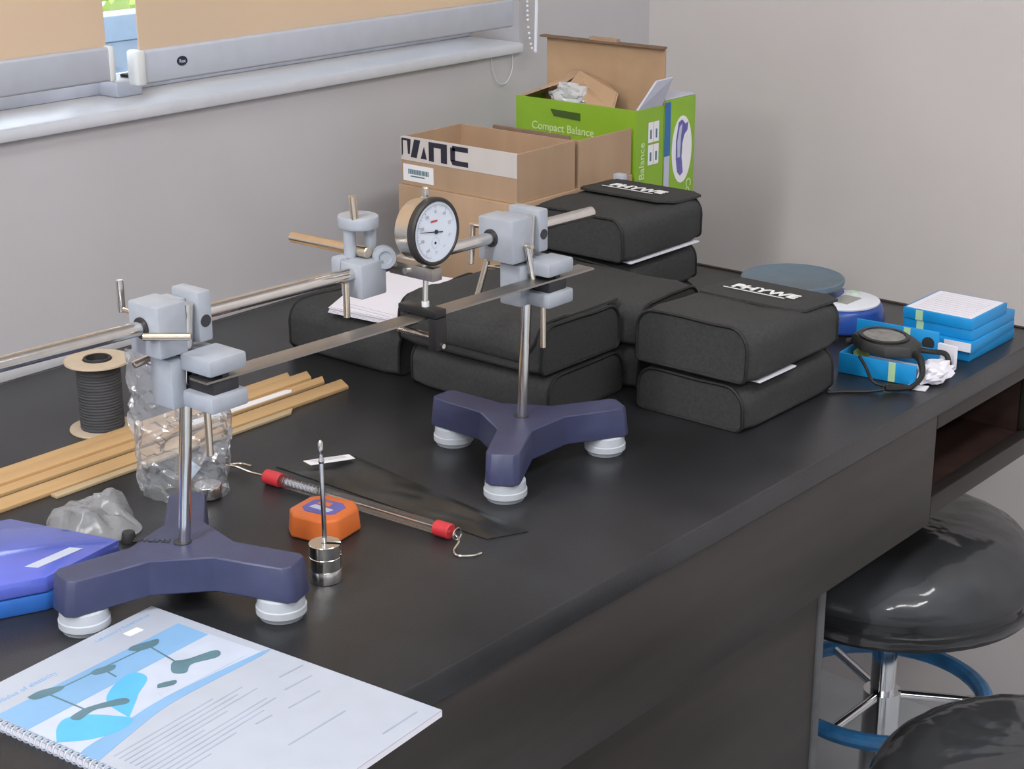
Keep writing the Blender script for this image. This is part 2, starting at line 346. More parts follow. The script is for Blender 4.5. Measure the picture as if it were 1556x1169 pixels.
# ================================================================== BENCH
bench = thing('lab_bench', 'long black laboratory bench with an open shelf slot under its front edge', 'bench', (F / 2, 0.5, 0))
obj('bench_top', bx(0.006, F, -1.0, YB, T - 0.026, T), 'bench', bench, bevel=0.0025, seg=3)
fx0, fx1 = F - 0.022, F - 0.004
obj('edge_band', bx(0.010, F - 0.004, YB - 0.007, YB - 0.001, T, T + 0.0012), 'cubby', bench)
obj('apron_board', bx(fx0, fx1, -1.0, 1.662, 0.592, T - 0.027), 'benchside', bench, bevel=0.0015)
obj('apron_rail', bx(fx0, fx1, 1.663, YB, 0.705, T - 0.027), 'benchside', bench, bevel=0.0015)
obj('apron_rail', bx(fx0, fx1, 1.663, YB, 0.600, 0.624), 'benchside', bench, bevel=0.0015)
obj('apron_post', bx(fx0, fx1, 1.925, YB, 0.625, 0.704), 'benchside', bench, bevel=0.0015)
cb = obj('shelf_floor', bx(0.42, fx0 - 0.001, 1.655, 1.94, 0.606, 0.622), 'cubby', bench)
obj('shelf_side', bx(0.42, fx0 - 0.001, 1.640, 1.654, 0.606, 0.722), 'cubby', bench)
obj('shelf_side', bx(0.42, fx0 - 0.001, 1.926, 1.94, 0.6225, 0.722), 'cubby', bench)
obj('shelf_back', bx(0.405, 0.419, 1.64, 1.94, 0.606, 0.722), 'cubby', bench)
obj('front_panel', bx(F - 0.05, F - 0.03, -1.0, 1.466, 0.0, 0.591), 'benchside', bench, bevel=0.0015)
obj('metal_edge', bx(F - 0.052, F - 0.028, 1.4665, 1.480, 0.0, 0.590), 'edgegrey', bench, bevel=0.002)
obj('rear_leg', bx(0.03, 0.07, 1.86, 1.90, 0.0, T - 0.027), 'benchside', bench, bevel=0.002)
obj('rear_leg', bx(0.03, 0.07, -0.9, -0.86, 0.0, T - 0.027), 'benchside', bench, bevel=0.002)

# ================================================================== TRIPOD STANDS
def tripod(label, cx, cyy, angs, rod_top, mark=None):
    t = thing('tripod_stand', label, 'stand', (cx, cyy, T), group='tripod stands carrying the long rod')
    w, L = 0.0175, 0.110
    pts = []
    for i, a in enumerate(angs):
        a = math.radians(a); d = Vector((math.cos(a), math.sin(a))); n = Vector((-d.y, d.x))
        for s, l, ww in ((-1, 0.040, w), (-1, L - 0.006, w * 0.95), (-1, L, w * 0.62), (1, L, w * 0.62), (1, L - 0.006, w * 0.95), (1, 0.040, w)):
            q = d * l + n * ww * s; pts.append((cx + q.x, cyy + q.y))
    b = prism(NB(), pts, T + 0.020, T + 0.050, top=0.965)
    bd = obj('base', b, 'navy', t, bevel=0.0012, seg=1)
    for a in angs:
        a = math.radians(a); fx, fy = cx + 0.089 * math.cos(a), cyy + 0.089 * math.sin(a)
        ft = obj('foot', lathe(NB(), [(0.0160, 0), (0.0175, 0.0004), (0.0190, 0.0040), (0.0205, 0.0050), (0.0205, 0.0105), (0.0195, 0.0112), (0.0190, 0.0190), (0.0175, 0.0199)], Matrix.Translation((fx, fy, T)), 36), 'foot', t)
    obj('rod', cy((cx, cyy, T + 0.030), rod_top, 0.0050, seg=28, ch=0.0008), 'steel', t)
    obj('rod_socket', lathe(NB(), [(0.0075, 0), (0.0075, 0.0006)], Matrix.Translation((cx, cyy, T + 0.0500)), 24), 'castdark', t)
    obj('lock_screw', lathe(NB(), [(0.006, -0.008), (0.011, -0.004), (0.011, 0.004)], Matrix.Translation((cx, cyy, T + 0.014)), 20), 'navy', t)
    if mark is not None:
        a = mark; d = Vector((math.cos(a), math.sin(a), 0)); n = Vector((-d.y, d.x, 0))
        text('mark', 'PHYWE', 0.009, basis(Vector((cx, cyy, T + 0.0503)) + d * 0.010 - n * 0.0035, d, n), 'castdark', t, bold=0.0002)
    return t
P1 = Vector((0.589, 0.802, T)); P1t = Vector((0.6025, 0.8125, 1.002))
P2 = Vector((0.611, 1.206, T)); P2t = Vector((0.6175, 1.2115, 1.0))
tripod('navy three-legged stand in front, nearest the spiral-bound booklet', P1.x, P1.y, (-102, 18, 138), P1t, math.radians(215))
tripod('navy three-legged stand behind, in front of the black cases', P2.x, P2.y, (-60, 60, 180), P2t)
def on1(z): return P1.lerp(P1t, (z - T - 0.05) / (P1t.z - T - 0.05))
def on2(z): return P2.lerp(P2t, (z - T - 0.05) / (P2t.z - T - 0.05))
# the long rod
RA, RB = Vector((0.5845, 0.56, 0.9905)), Vector((0.6025, 1.326, 0.9795))
def on_rod(y): return RA.lerp(RB, (y - RA.y) / (RB.y - RA.y))
tag(obj('support_rod', cy(RA, RB, 0.0058, seg=28, ch=0.0008), 'steel'), 'long shiny steel rod lying level across the two stands', 'rod')

# ================================================================== CLAMPS
def lever(parent, a, b, r=0.0032, m='brassy'):
    return obj('lever', cy(a, b, r, seg=14, ch=0.0006), m, parent)
def boss_head(label, V, H, levers):
    t = thing('boss_head', label, 'clamp', (V.x, V.y, H.z - 0.022), group='grey clamps joining the rods')
    hx, hz = H.x, H.z
    b = NB()
    box(b, hx - 0.017, V.x + 0.0085, V.y - 0.034, V.y - 0.0062, hz - 0.022, hz + 0.020)
    obj('jaw_block', b, 'casting', t, bevel=0.0022, seg=2)
    obj('bridge', bx(hx - 0.018, V.x - 0.0062, V.y - 0.0060, V.y + 0.0060, hz - 0.019, hz + 0.017), 'casting', t, bevel=0.002)
    b = NB(); box(b, hx - 0.014, V.x + 0.0075, V.y + 0.0062, V.y + 0.0200, hz - 0.018, hz + 0.023)
    obj('back_jaw', b, 'casting', t, bevel=0.0022, seg=2)
    obj('cross_hole', lathe(NB(), [(0.0050, 0), (0.0050, 0.0006)], frame((V.x + 0.0073, V.y + 0.0128, hz - 0.001), (1, 0, 0)), 20), 'castdark', t)
    obj('socket_ring', lathe(NB(), [(0.0060, 0), (0.0085, 0), (0.0085, 0.0015), (0.0060, 0.0015)], frame((on_rod(V.y - 0.0355).x, V.y - 0.0355, on_rod(V.y - 0.0355).z), (0, 1, 0)), 24, False, False), 'castdark', t)
    for (a, b2, sa, sb, m) in levers:
        s = obj('screw', cy(sa, sb, 0.0022, seg=12), 'brassy', t)
        lv = obj('lever', cy(a, b2, 0.0031, seg=14, ch=0.0006), m, s)
    return t
V1 = on1(0.987); H1 = on_rod(V1.y); V2 = on2(0.98); H2 = on_rod(V2.y)
boss_head('grey boss-head clamp on top of the front stand, a steel lever standing above it', V1, H1, [
    ((V1.x - 0.046, V1.y - 0.026, H1.z + 0.005), (V1.x - 0.046, V1.y - 0.026, H1.z + 0.031), (V1.x - 0.046, V1.y - 0.026, H1.z + 0.0075), (V1.x - 0.030, V1.y - 0.023, H1.z + 0.006), 'steel'),
    ((V1.x - 0.0012, V1.y - 0.0419, H1.z - 0.0025), (V1.x + 0.0272, V1.y - 0.0181, H1.z - 0.0025), (V1.x + 0.006, V1.y - 0.030, H1.z - 0.0025), (V1.x + 0.015, V1.y - 0.030, H1.z - 0.0025), 'brassy')])
boss_head('grey boss-head clamp on the back stand, gripping the end of the long rod', V2, H2, [
    ((V2.x + 0.012, V2.y - 0.018, H2.z - 0.004), (V2.x + 0.014, V2.y - 0.010, H2.z - 0.040), (V2.x + 0.004, V2.y - 0.018, H2.z - 0.0055), (V2.x + 0.019, V2.y - 0.018, H2.z - 0.0055), 'steel'),
    ((V2.x - 0.044, V2.y - 0.030, H2.z + 0.010), (V2.x - 0.047, V2.y - 0.030, H2.z - 0.030), (V2.x - 0.044, V2.y - 0.030, H2.z + 0.008), (V2.x - 0.026, V2.y - 0.024, H2.z + 0.008), 'brassy')])
SA, SB = Vector((0.629, 0.797, 0.9475)), Vector((0.6395, 1.270, 0.9412))
def on_strip(y): return SA.lerp(SB, (y - SA.y) / (SB.y - SA.y))
def strip_clamp(label, V, sz, sxx, lev):
    t = thing('strip_clamp', label, 'clamp', (V.x, V.y, sz - 0.026), group='grey jaw clamps holding the flat strip')
    obj('body', bx(V.x - 0.016, V.x + 0.010, V.y - 0.022, V.y - 0.0074, sz - 0.026, sz + 0.014), 'casting', t, bevel=0.002, seg=2)
    obj('body_back', bx(V.x - 0.016, V.x - 0.0074, V.y - 0.0073, V.y + 0.0095, sz - 0.026, sz + 0.014), 'casting', t, bevel=0.001)
    obj('upper_jaw', bx(V.x + 0.0074, sxx + 0.0135, V.y - 0.012, V.y + 0.026, sz + 0.0045, sz + 0.0185), 'casting', t, bevel=0.0028, seg=2)
    obj('jaw_web', bx(V.x - 0.010, V.x + 0.0072, V.y + 0.0074, V.y + 0.024, sz - 0.024, sz + 0.017), 'casting', t, bevel=0.002)
    obj('lower_jaw', bx(V.x + 0.0074, sxx + 0.0135, V.y - 0.012, V.y + 0.026, sz - 0.0255, sz - 0.0115), 'casting', t, bevel=0.0028, seg=2)
    obj('jaw_pad', bx(V.x + 0.0095, sxx + 0.009, V.y - 0.006, V.y + 0.020, sz - 0.0118, sz - 0.0012), 'castdark', t, bevel=0.001)
    obj('knife_edge', bx(sxx - 0.010, sxx + 0.009, V.y + 0.004, V.y + 0.010, sz + 0.0010, sz + 0.0046), 'castdark', t)
    px, py = V.x + 0.0125, V.y + 0.0085
    obj('screw_rod', cy((px, py, sz - 0.072), (px, py, sz - 0.0256), 0.0029, seg=14, ch=0.0006), 'brassy', t)
    for (a, b2, sa, sb, m) in lev:
        s = obj('screw', cy(sa, sb, 0.0022, seg=12), 'brassy', t); obj('lever', cy(a, b2, 0.0030, seg=14, ch=0.0006), m, s)
    return t
z1 = on_strip(on1(0.945).y).z; Q1 = on1(z1); z2 = on_strip(on2(0.94).y).z; Q2 = on2(z2)
strip_clamp('grey jaw clamp halfway up the front stand, holding the near end of the flat strip', Q1, z1, on_strip(Q1.y).x, [
    ((Q1.x - 0.026, Q1.y - 0.030, z1 + 0.006), (Q1.x - 0.022, Q1.y - 0.010, z1 + 0.010), (Q1.x - 0.026, Q1.y - 0.018, z1 + 0.006), (Q1.x - 0.014, Q1.y - 0.014, z1 + 0.004), 'brassy')])
strip_clamp('grey jaw clamp halfway up the back stand, holding the far end of the flat strip', Q2, z2, on_strip(Q2.y).x, [
    ((Q2.x - 0.036, Q2.y - 0.016, z2 + 0.012), (Q2.x - 0.046, Q2.y - 0.020, z2 - 0.026), (Q2.x - 0.037, Q2.y - 0.016, z2 + 0.006), (Q2.x - 0.014, Q2.y - 0.010, z2 + 0.006), 'brassy')])
# flat steel strip
d = (SB - SA).normalized(); mx = basis(SA, d, Vector((-d.y, d.x, 0)))
tag(obj('steel_strip', bx(0, (SB - SA).length, -0.0100, 0.0100, -0.0009, 0.0009, mx), 'brushed'), 'thin flat grey metal strip bridging the two jaw clamps', 'metal strip')

# dial holder clamp, dial gauge, stirrup
YD = 1.045
r3 = on_rod(1.012)
t = thing('holder_clamp', 'grey cross clamp on the long rod beside the dial gauge, short rod sticking out behind', 'clamp', (r3.x, r3.y, r3.z - 0.02), group='grey clamps joining the rods')
obj('body', bx(r3.x - 0.013, r3.x + 0.013, 0.997, 1.028, r3.z - 0.021, r3.z + 0.010), 'casting', t, bevel=0.0022, seg=2)
obj('saddle', bx(r3.x - 0.026, r3.x - 0.0135, 0.998, 1.026, r3.z - 0.012, r3.z + 0.012), 'casting', t, bevel=0.003)
obj('short_rod', cy((0.501, 1.0175, 0.9985), (0.597, 1.0175, 0.9995), 0.0049, seg=24, ch=0.0007), 'brassy', t)
pl = NB(); cyl(pl, (r3.x - 0.015, 1.012, r3.z + 0.010), (r3.x - 0.015, 1.012, r3.z + 0.036), 0.0055); cyl(pl, (r3.x - 0.008, 1.030, r3.z + 0.010), (r3.x - 0.008, 1.030, r3.z + 0.036), 0.0055)
obj('pillar', pl, 'casting', t)
obj('cap_disc', prism(NB(), [(r3.x - 0.012 + 0.019 * math.cos(k * math.pi / 12), 1.020 + 0.017 * math.sin(k * math.pi / 12)) for k in range(24)], r3.z + 0.0355, r3.z + 0.0465), 'casting', t, bevel=0.002)
lever(t, (r3.x - 0.004, 1.009, r3.z + 0.036), (r3.x - 0.006, 1.008, r3.z + 0.066), 0.0036)
obj('screw_leg', cy((r3.x + 0.006, 0.985, r3.z - 0.034), (r3.x + 0.006, 0.985, r3.z - 0.004), 0.0030, seg=12), 'brassy', t)
obj('knob', lathe(NB(), [(0.006, -0.006), (0.0100, -0.005), (0.0105, 0.004), (0.0095, 0.007), (0.006, 0.0072), (0.005, 0.0055), (0.0, 0.0055)], frame((0.604, 1.029, 0.9945), (0.80, -0.55, 0.1)), 24, True, False), 'casting', t)
g = thing('dial_gauge', 'round dial gauge with white face and black rim hanging over the flat strip', 'gauge', (0.637, YD, 0.955))
cD = Vector((0.650, YD, 1.021)); fx = frame(cD, (1, -0.02, 0.02))
obj('body', lathe(NB(), [(0.024, -0.024), (0.0262, -0.0225), (0.0262, -0.004)], fx, 48), 'dialbody', g)
obj('bezel', lathe(NB(), [(0.0285, -0.0055), (0.0295, -0.0045), (0.0295, 0.0005), (0.0280, 0.0022), (0.0262, 0.0022), (0.0258, 0.0008)], fx, 56, True, False), 'dialrim', g)
face = obj('dial_face', lathe(NB(), [(0.0259, 0.0), (0.0259, 0.0009)], fx, 48), 'dialface', g)
# fx local axes: build printing on the face
fX = Vector((0, 1, 0)); fY = Vector((0, 0, 1))
def on_face(u, v, h=0.0012): return cD + Vector((h, 0, 0)) + fX * u + fY * v
b = NB()
for k in range(100):
    a = k * math.tau / 100; r0 = 0.0205 if k % 10 == 0 else (0.0218 if k % 5 == 0 else 0.0226)
    du = Vector((0, math.sin(a), math.cos(a))); n = Vector((0, math.cos(a), -math.sin(a))) * 0.00016
    p0 = on_face(0, 0) + du * r0; p1 = on_face(0, 0) + du * 0.0240
    b.faces.new([b.verts.new(q) for q in (p0 - n, p0 + n, p1 + n, p1 - n)])
o = obj('graduations', b, 'ink', face, smooth=False); o['kind'] = 'stuff'
for k in range(10):
    a = k * math.tau / 10
    text('numeral', str(k * 10), 0.0042, basis(on_face(math.sin(a) * 0.0178, math.cos(a) * 0.0178 - 0.0014), fX, fY), 'paperline', face, align='CENTER')
b = NB(); a = math.radians(-82)
dd = Vector((0, math.sin(a), math.cos(a))); n = Vector((0, math.cos(a), -math.sin(a)))
p = on_face(0, 0, 0.0019)
b.faces.new([b.verts.new(q) for q in (p - dd * 0.008 - n * 0.0006, p - dd * 0.008 + n * 0.0006, p + dd * 0.021 + n * 0.00025, p + dd * 0.021 - n * 0.00025)])
lathe(b, [(0.0018, 0.0006), (0.0018, 0.0022)], fx, 16)
obj('needle', b, 'ink', g, smooth=False)
b = NB(); lathe(b, [(0.0012, 0.0009), (0.0012, 0.0014)], frame(cD - fY * 0.0095 - fX * 0.001, (1, 0, 0)), 14)
for k in range(20):
    a = k * math.tau / 20; du = Vector((0, math.sin(a), math.cos(a))); n = Vector((0, math.cos(a), -math.sin(a))) * 0.00012
    c = on_face(-0.001, -0.0095); p0 = c + du * 0.0042; p1 = c + du * 0.0052
    b.faces.new([b.verts.new(q) for q in (p0 - n, p0 + n, p1 + n, p1 - n)])
obj('small_dial', b, 'ink', face, smooth=False)
b = NB(); c = on_face(-0.002, 0.0095)
b.faces.new([b.verts.new(c + fX * u + fY * v) for u, v in ((-0.004, -0.0007), (0.004, -0.0007), (0.004, 0.0009), (-0.004, 0.0009))]); obj('red_mark', b, 'red', face, smooth=False)
obj('top_stem', lathe(NB(), [(0.0045, 0), (0.0045, 0.004), (0.0030, 0.005), (0.0030, 0.012), (0.0022, 0.013)], Matrix.Translation((0.640, YD, 1.0455)), 20), 'dialbody', g)
obj('stem', cy((0.638, YD, 0.978), (0.638, YD, 0.996), 0.0045), 'dialbody', g)
obj('plunger', cy((0.637, YD, 0.9560), (0.638, YD, 0.980), 0.0024), 'steel', g)
obj('tip', cy((0.637, YD, 0.9525), (0.637, YD, 0.957), 0.0034, seg=14), 'barcap', g)
hb = obj('holder_bar', bx(0.600, 0.652, YD - 0.0062, YD + 0.0062, 0.9775, 0.9895), 'brushed', g, bevel=0.0012)
obj('bar_screw', cy((0.622, YD - 0.009, 0.9835), (0.622, YD - 0.006, 0.9835), 0.003, seg=12), 'dialbody', hb)
obj('bar_neck', cy((0.603, 1.024, 0.991), (0.607, YD, 0.985), 0.0042, seg=14), 'brushed', g)
# stirrup
q = on_strip(YD); zt = 0.9525
t = thing('stirrup', 'small black stirrup with a cross pin hanging on the flat strip under the gauge', 'stirrup', (q.x, YD, 0.92))
obj('top_plate', bx(q.x - 0.024, q.x + 0.021, YD - 0.007, YD + 0.007, q.z + 0.0012, zt), 'blackplastic', t, bevel=0.001)
obj('side_plate', bx(q.x - 0.021, q.x - 0.0125, YD - 0.006, YD + 0.006, q.z - 0.012, q.z + 0.0010), 'blackplastic', t, bevel=0.0008)
obj('side_plate', bx(q.x + 0.0115, q.x + 0.021, YD - 0.007, YD + 0.007, q.z - 0.028, q.z + 0.0010), 'blackplastic', t, bevel=0.0008)
obj('cross_pin', cy((q.x - 0.024, YD - 0.008, q.z - 0.0145), (q.x + 0.012, YD - 0.003, q.z - 0.0165), 0.0027, seg=14), 'brassy', t)
obj('screw_head', cy((q.x + 0.019, YD + 0.001, q.z - 0.0245), (q.x + 0.0225, YD + 0.001, q.z - 0.0245), 0.0022, seg=12), 'steel', t)

# ================================================================== BLACK CASES
def case(label, x0, x1, y0, y1, z0, h, axis='y', flap=None, name='carrying_case', puff=0.003, seed=0, mark=False, slope=(1.0, 1.0)):
    t = thing(name, label, 'case', ((x0 + x1) / 2, (y0 + y1) / 2, z0), group='black fabric equipment cases')
    W = (x1 - x0) if axis == 'y' else (y1 - y0); L = (y1 - y0) if axis == 'y' else (x1 - x0)
    c0 = Vector(((x0 + x1) / 2, (y0 + y1) / 2, z0))
    ex = Vector((1, 0, 0)) if axis == 'y' else Vector((0, 1, 0)); ey = Vector((0, 1, 0)) if axis == 'y' else Vector((1, 0, 0))
    def prof(scale=0.0):
        pts = []; rt, rb = 0.020, 0.007; hw = W / 2 - scale; hh = h - scale * 0.6; lo = scale * 0.3
        for (cx, cz, r, a0) in ((hw - rb, lo + rb, rb, -90), (hw - rt, hh - rt, rt, 0), (-hw + rt, hh - rt, rt, 90), (-hw + rb, lo + rb, rb, 180)):
            for k in range(6):
                a = math.radians(a0 + 18 * k); pts.append((cx + r * math.cos(a), cz + r * math.sin(a)))
        # extra points along the top for sag
        out = []
        for i, p in enumerate(pts):
            q = pts[(i + 1) % len(pts)]; out.append(p)
            if (Vector(p) - Vector(q)).length > 0.03:
                for k in range(1, 6): out.append((p[0] + (q[0] - p[0]) * k / 6, p[1] + (q[1] - p[1]) * k / 6))
        return out
    N = 9; b = NB(); rings = []
    for i in range(N):
        v = i / (N - 1); y = (v - 0.5) * L; e = abs(v - 0.5) * 2
        sc = 0.004 * max(0, (e - 0.86) / 0.14) ** 2
        ring = []
        kz = slope[0] + (slope[1] - slope[0]) * v
        for (x, z) in prof(sc):
            z *= kz
            p = c0 + ex * x + ey * y + Vector((0, 0, z))
            nz = noise.noise(p * 22 + Vector((seed * 3.1, 0, 0)))
            if z > 0.006: p += Vector((0, 0, 1)) * nz * puff * (z / h) + ex * noise.noise(p * 18 + Vector((0, seed, 5))) * puff * 0.8
            ring.append(b.verts.new(p))
        rings.append(ring)
    n = len(rings[0])
    for A, B in zip(rings, rings[1:]):
        for k in range(n): b.faces.new((A[k], A[(k + 1) % n], B[(k + 1) % n], B[k]))
    b.faces.new(rings[0][::-1]); b.faces.new(rings[-1])
    seams = [[v.co.copy() for v in rings[0]], [v.co.copy() for v in rings[-1]]]
    obj('body', b, 'black', t, ang=60)
    for s in seams:
        obj('seam', tube(NB(), s, 0.0019, 6, closed=True), 'blackseam', t)
    if flap:
        # flap = (side, cover): a sheet lying on the top, hinged at one end
        side, cover, drop, lift = flap
        ax, ay = (ex, ey) if side in ('+l', '-l') else (ey, ex)
        sg = 1 if side[0] == '+' else -1
        half_l = (L if side in ('+l', '-l') else W) / 2; half_w = (W if side in ('+l', '-l') else L) / 2 - 0.006
        b = NB(); nu, nv = 12, 14; top = []; bot = []
        for j in range(nv + 1):
            s = j / nv; r1 = []; r2 = []
            for i in range(nu + 1):
                uu = (i / nu - 0.5) * 2
                # rounded free corners
                cut = 0.022 * max(0, (abs(uu) - 0.80) / 0.20) ** 2
                dist = s * (cover - cut if s > 0 else cover)
                y = sg * (half_l + 0.002) - sg * dist
                if drop > 0 and s > 0.6:      # hangs over the far edge
                    over = max(0.0, dist - (2 * half_l - 0.006)); y = sg * half_l - sg * min(dist, 2 * half_l + 0.004)
                    z = h + 0.003 - over - 0.010 * max(0, min(1, (dist - 2 * half_l + 0.03) / 0.03)) ** 2
                else:
                    z = h + 0.0035 + lift * s * s + (0 if mark else 0.0015) * noise.noise(Vector((uu * 2, s * 3, seed)))
                    if abs(uu) > 0.9: z -= 0.003
                z -= h * (1 - (slope[0] + (slope[1] - slope[0]) * (y / L + 0.5)))
                p = c0 + ax * uu * half_w + ay * y + Vector((0, 0, z))
                r1.append(b.verts.new(p)); r2.append(b.verts.new(p + Vector((0, 0, -0.0028)) - ay * (-sg) * (0.002 if drop > 0 and s > 0.95 else 0)))
            top.append(r1); bot.append(r2)
        for j in range(nv):
            for i in range(nu):
                b.faces.new((top[j][i], top[j][i + 1], top[j + 1][i + 1], top[j + 1][i])); b.faces.new((bot[j][i], bot[j + 1][i], bot[j + 1][i + 1], bot[j][i + 1]))
            b.faces.new((top[j][0], top[j + 1][0], bot[j + 1][0], bot[j][0])); b.faces.new((top[j][nu], bot[j][nu], bot[j + 1][nu], top[j + 1][nu]))
        for i in range(nu):
            b.faces.new((top[0][i], bot[0][i], bot[0][i + 1], top[0][i + 1])); b.faces.new((top[nv][i], top[nv][i + 1], bot[nv][i + 1], bot[nv][i]))
        fl = obj('flap', b, 'black', t, ang=60)
        if mark:
            ym = sg * (half_l - cover * 0.56); kt = slope[0] + (slope[1] - slope[0]) * (ym / L + 0.5)
            mo = c0 + ay * ym + Vector((0, 0, h * kt + 0.0035 + lift * 0.31 + 0.0016))
            ty = (ay * sg + Vector((0, 0, sg * h * (slope[1] - slope[0]) / L - 2 * lift * 0.56 / cover))).normalized()
            tx = text('lettering', 'PHYWE', 0.0225, basis(mo - ax * 0.0385, ax, ty), 'white', fl, bold=0.0006, extrude=0.0004, sx=1.06)
            obj('underline', bx(-0.043, 0.034, -0.0080, -0.0064, 0, 0.0005, basis(mo, ax, ty)), 'white', fl, smooth=False)
    return t
def sheet(label, pts, z0, z1, m='paper', name='paper_sheet', cat='paper', group=None):
    return tag(obj(name, prism(NB(), pts, z0, z1), m, smooth=False), label, cat, group)
# right-hand stack (two)
case('black case at the bottom of the right-hand stack, beside the cyan boxes', 0.598, 0.737, 1.412, 1.594, T, 0.049, seed=1)
sheet('white leaflet sticking out between the two cases of the right-hand stack', [(0.60, 1.425), (0.742, 1.43), (0.7425, 1.50), (0.60, 1.50)], T + 0.0522, T + 0.0536)
case('black case with white brand lettering on its flap, on top of the right-hand stack', 0.598, 0.742, 1.408, 1.590, T + 0.0545, 0.055, flap=('+l', 0.088, 0, -0.001), seed=2, mark=True, slope=(1.10, 0.90))
# middle stack (two)
case('black case at the bottom of the middle stack, behind the back tripod stand', 0.362, 0.556, 1.312, 1.448, T, 0.049, axis='x', seed=3)
case('black case on top of the middle stack, under the dial gauge', 0.352, 0.553, 1.304, 1.446, T + 0.050, 0.053, axis='x', flap=('+w', 0.166, 0.022, 0), seed=4)
# behind the middle stack
case('lower black case wedged behind the middle stack', 0.385, 0.570, 1.452, 1.572, T, 0.049, axis='x', seed=5)
case('upper black case wedged behind the middle stack, its rounded end facing the bench edge', 0.392, 0.573, 1.450, 1.570, T + 0.050, 0.050, axis='x', seed=6)
# far stack (three)
case('lowest black case of the tall far stack, mostly hidden', 0.320, 0.462, 1.580, 1.732, T, 0.047, seed=7)
case('middle black case of the tall far stack, below the white leaflet edge', 0.318, 0.460, 1.580, 1.734, T + 0.049, 0.047, seed=8)
sheet('white leaflet sticking out below the topmost case of the far stack', [(0.33, 1.600), (0.4640, 1.585), (0.4660, 1.725), (0.33, 1.72)], T + 0.0985, T + 0.1000)
ctop = case('topmost black case of the far stack, flap with lettering raised against the green carton', 0.312, 0.464, 1.574, 1.736, T + 0.101, 0.053, flap=('+l', 0.078, 0, 0.002), seed=9, mark=True)
obj('buckle', bx(0.3235, 0.3385, 1.7365, 1.7465, T + 0.150, T + 0.1635), 'bar', ctop, bevel=0.001)
# single case at the left with papers
case('single black case lying in front of the brown cartons with papers on it', 0.158, 0.335, 1.318, 1.478, T, 0.056, axis='x', seed=10)
# ================================================================== PAPERS ON THE LEFT CASE
pp = thing('paper_stack', 'stack of folded white papers lying on the single black case', 'paper', (0.25, 1.40, T + 0.058))
rnd = random.Random(5)
for k in range(6):
    o = rnd.uniform(-0.003, 0.003); pts = [(0.232 + o, 1.312 + o), (0.334 - o, 1.322 + o), (0.304, 1.455), (0.285 + o, 1.486), (0.178 + o, 1.468), (0.172 + o, 1.440)]
    b = NB(); zz = T + 0.0590 + k * 0.0013
    vs = [b.verts.new((x, y, zz + 0.004 * max(0, (y - 1.40)) / 0.08)) for x, y in pts]; us = [b.verts.new((x, y, zz + 0.0008 + 0.004 * max(0, (y - 1.40)) / 0.08)) for x, y in pts]
    b.faces.new(vs[::-1]); b.faces.new(us)
    for i in range(6): b.faces.new((vs[i], vs[(i + 1) % 6], us[(i + 1) % 6], us[i]))
    sh = obj('sheet', b, 'paper', pp, smooth=False)
b = NB()
for k in range(5):
    y = 1.326 + k * 0.008; box(b, 0.243 + 0.002 * k, 0.318 - 0.001 * k, y, y + 0.0012, T + 0.0664, T + 0.0666)
o = obj('print_line', b, 'paperline', pp, smooth=False)

# ================================================================== CARTONS
cx0, cx1, ca, cb2 = 0.112, 0.304, 1.568, 1.800
t = thing('carton', 'large closed brown carton on the bench under the two open cartons', 'carton', (0.2, 1.68, T))
obj('body', bx(cx0 - 0.004, cx1 + 0.004, ca - 0.004, cb2, T, 0.900), 'card', t, bevel=0.0015)
obj('lid_seam', bx(cx0 - 0.003, cx1 + 0.003, 1.683, 1.6845, 0.900, 0.9003), 'carddark', t)
def open_carton(label, x0, x1, y0, y1, z0, z1, name='open_carton'):
    t = thing(name, label, 'carton', ((x0 + x1) / 2, (y0 + y1) / 2, z0))
    th = 0.003
    obj('bottom_panel', bx(x0, x1, y0, y1, z0, z0 + th), 'cardin', t, smooth=False)
    obj('side_panel', bx(x0, x1, y0, y0 + th, z0 + th, z1), 'card', t, smooth=False)
    obj('side_panel', bx(x0, x1, y1 - th, y1, z0 + th, z1), 'card', t, smooth=False)
    obj('side_panel', bx(x0, x0 + th, y0 + th, y1 - th, z0 + th, z1), 'card', t, smooth=False)
    obj('side_panel', bx(x1 - th, x1, y0 + th, y1 - th, z0 + th, z1), 'card', t, smooth=False)
    return t
t = open_carton('open brown carton with black-lettered packing tape across its front', cx0, cx1, ca, 1.682, 0.9005, 0.9615)
tp = obj('packing_tape', bx(cx0 - 0.0004, cx1 + 0.0004, ca - 0.0006, ca - 0.0001, 0.932, 0.9618), 'tape', t, smooth=False)
obj('tape_fold', bx(cx0 + 0.001, cx1, ca - 0.0004, ca + 0.0036, 0.9616, 0.9620), 'tape', tp, smooth=False)
def glyph(polys, x, sc):
    b = NB()
    for pl in polys:
        vs = [b.verts.new((x + u * sc, ca - 0.0008, 0.9355 + v * 0.0245)) for u, v in pl]; b.faces.new(vs)
    return b
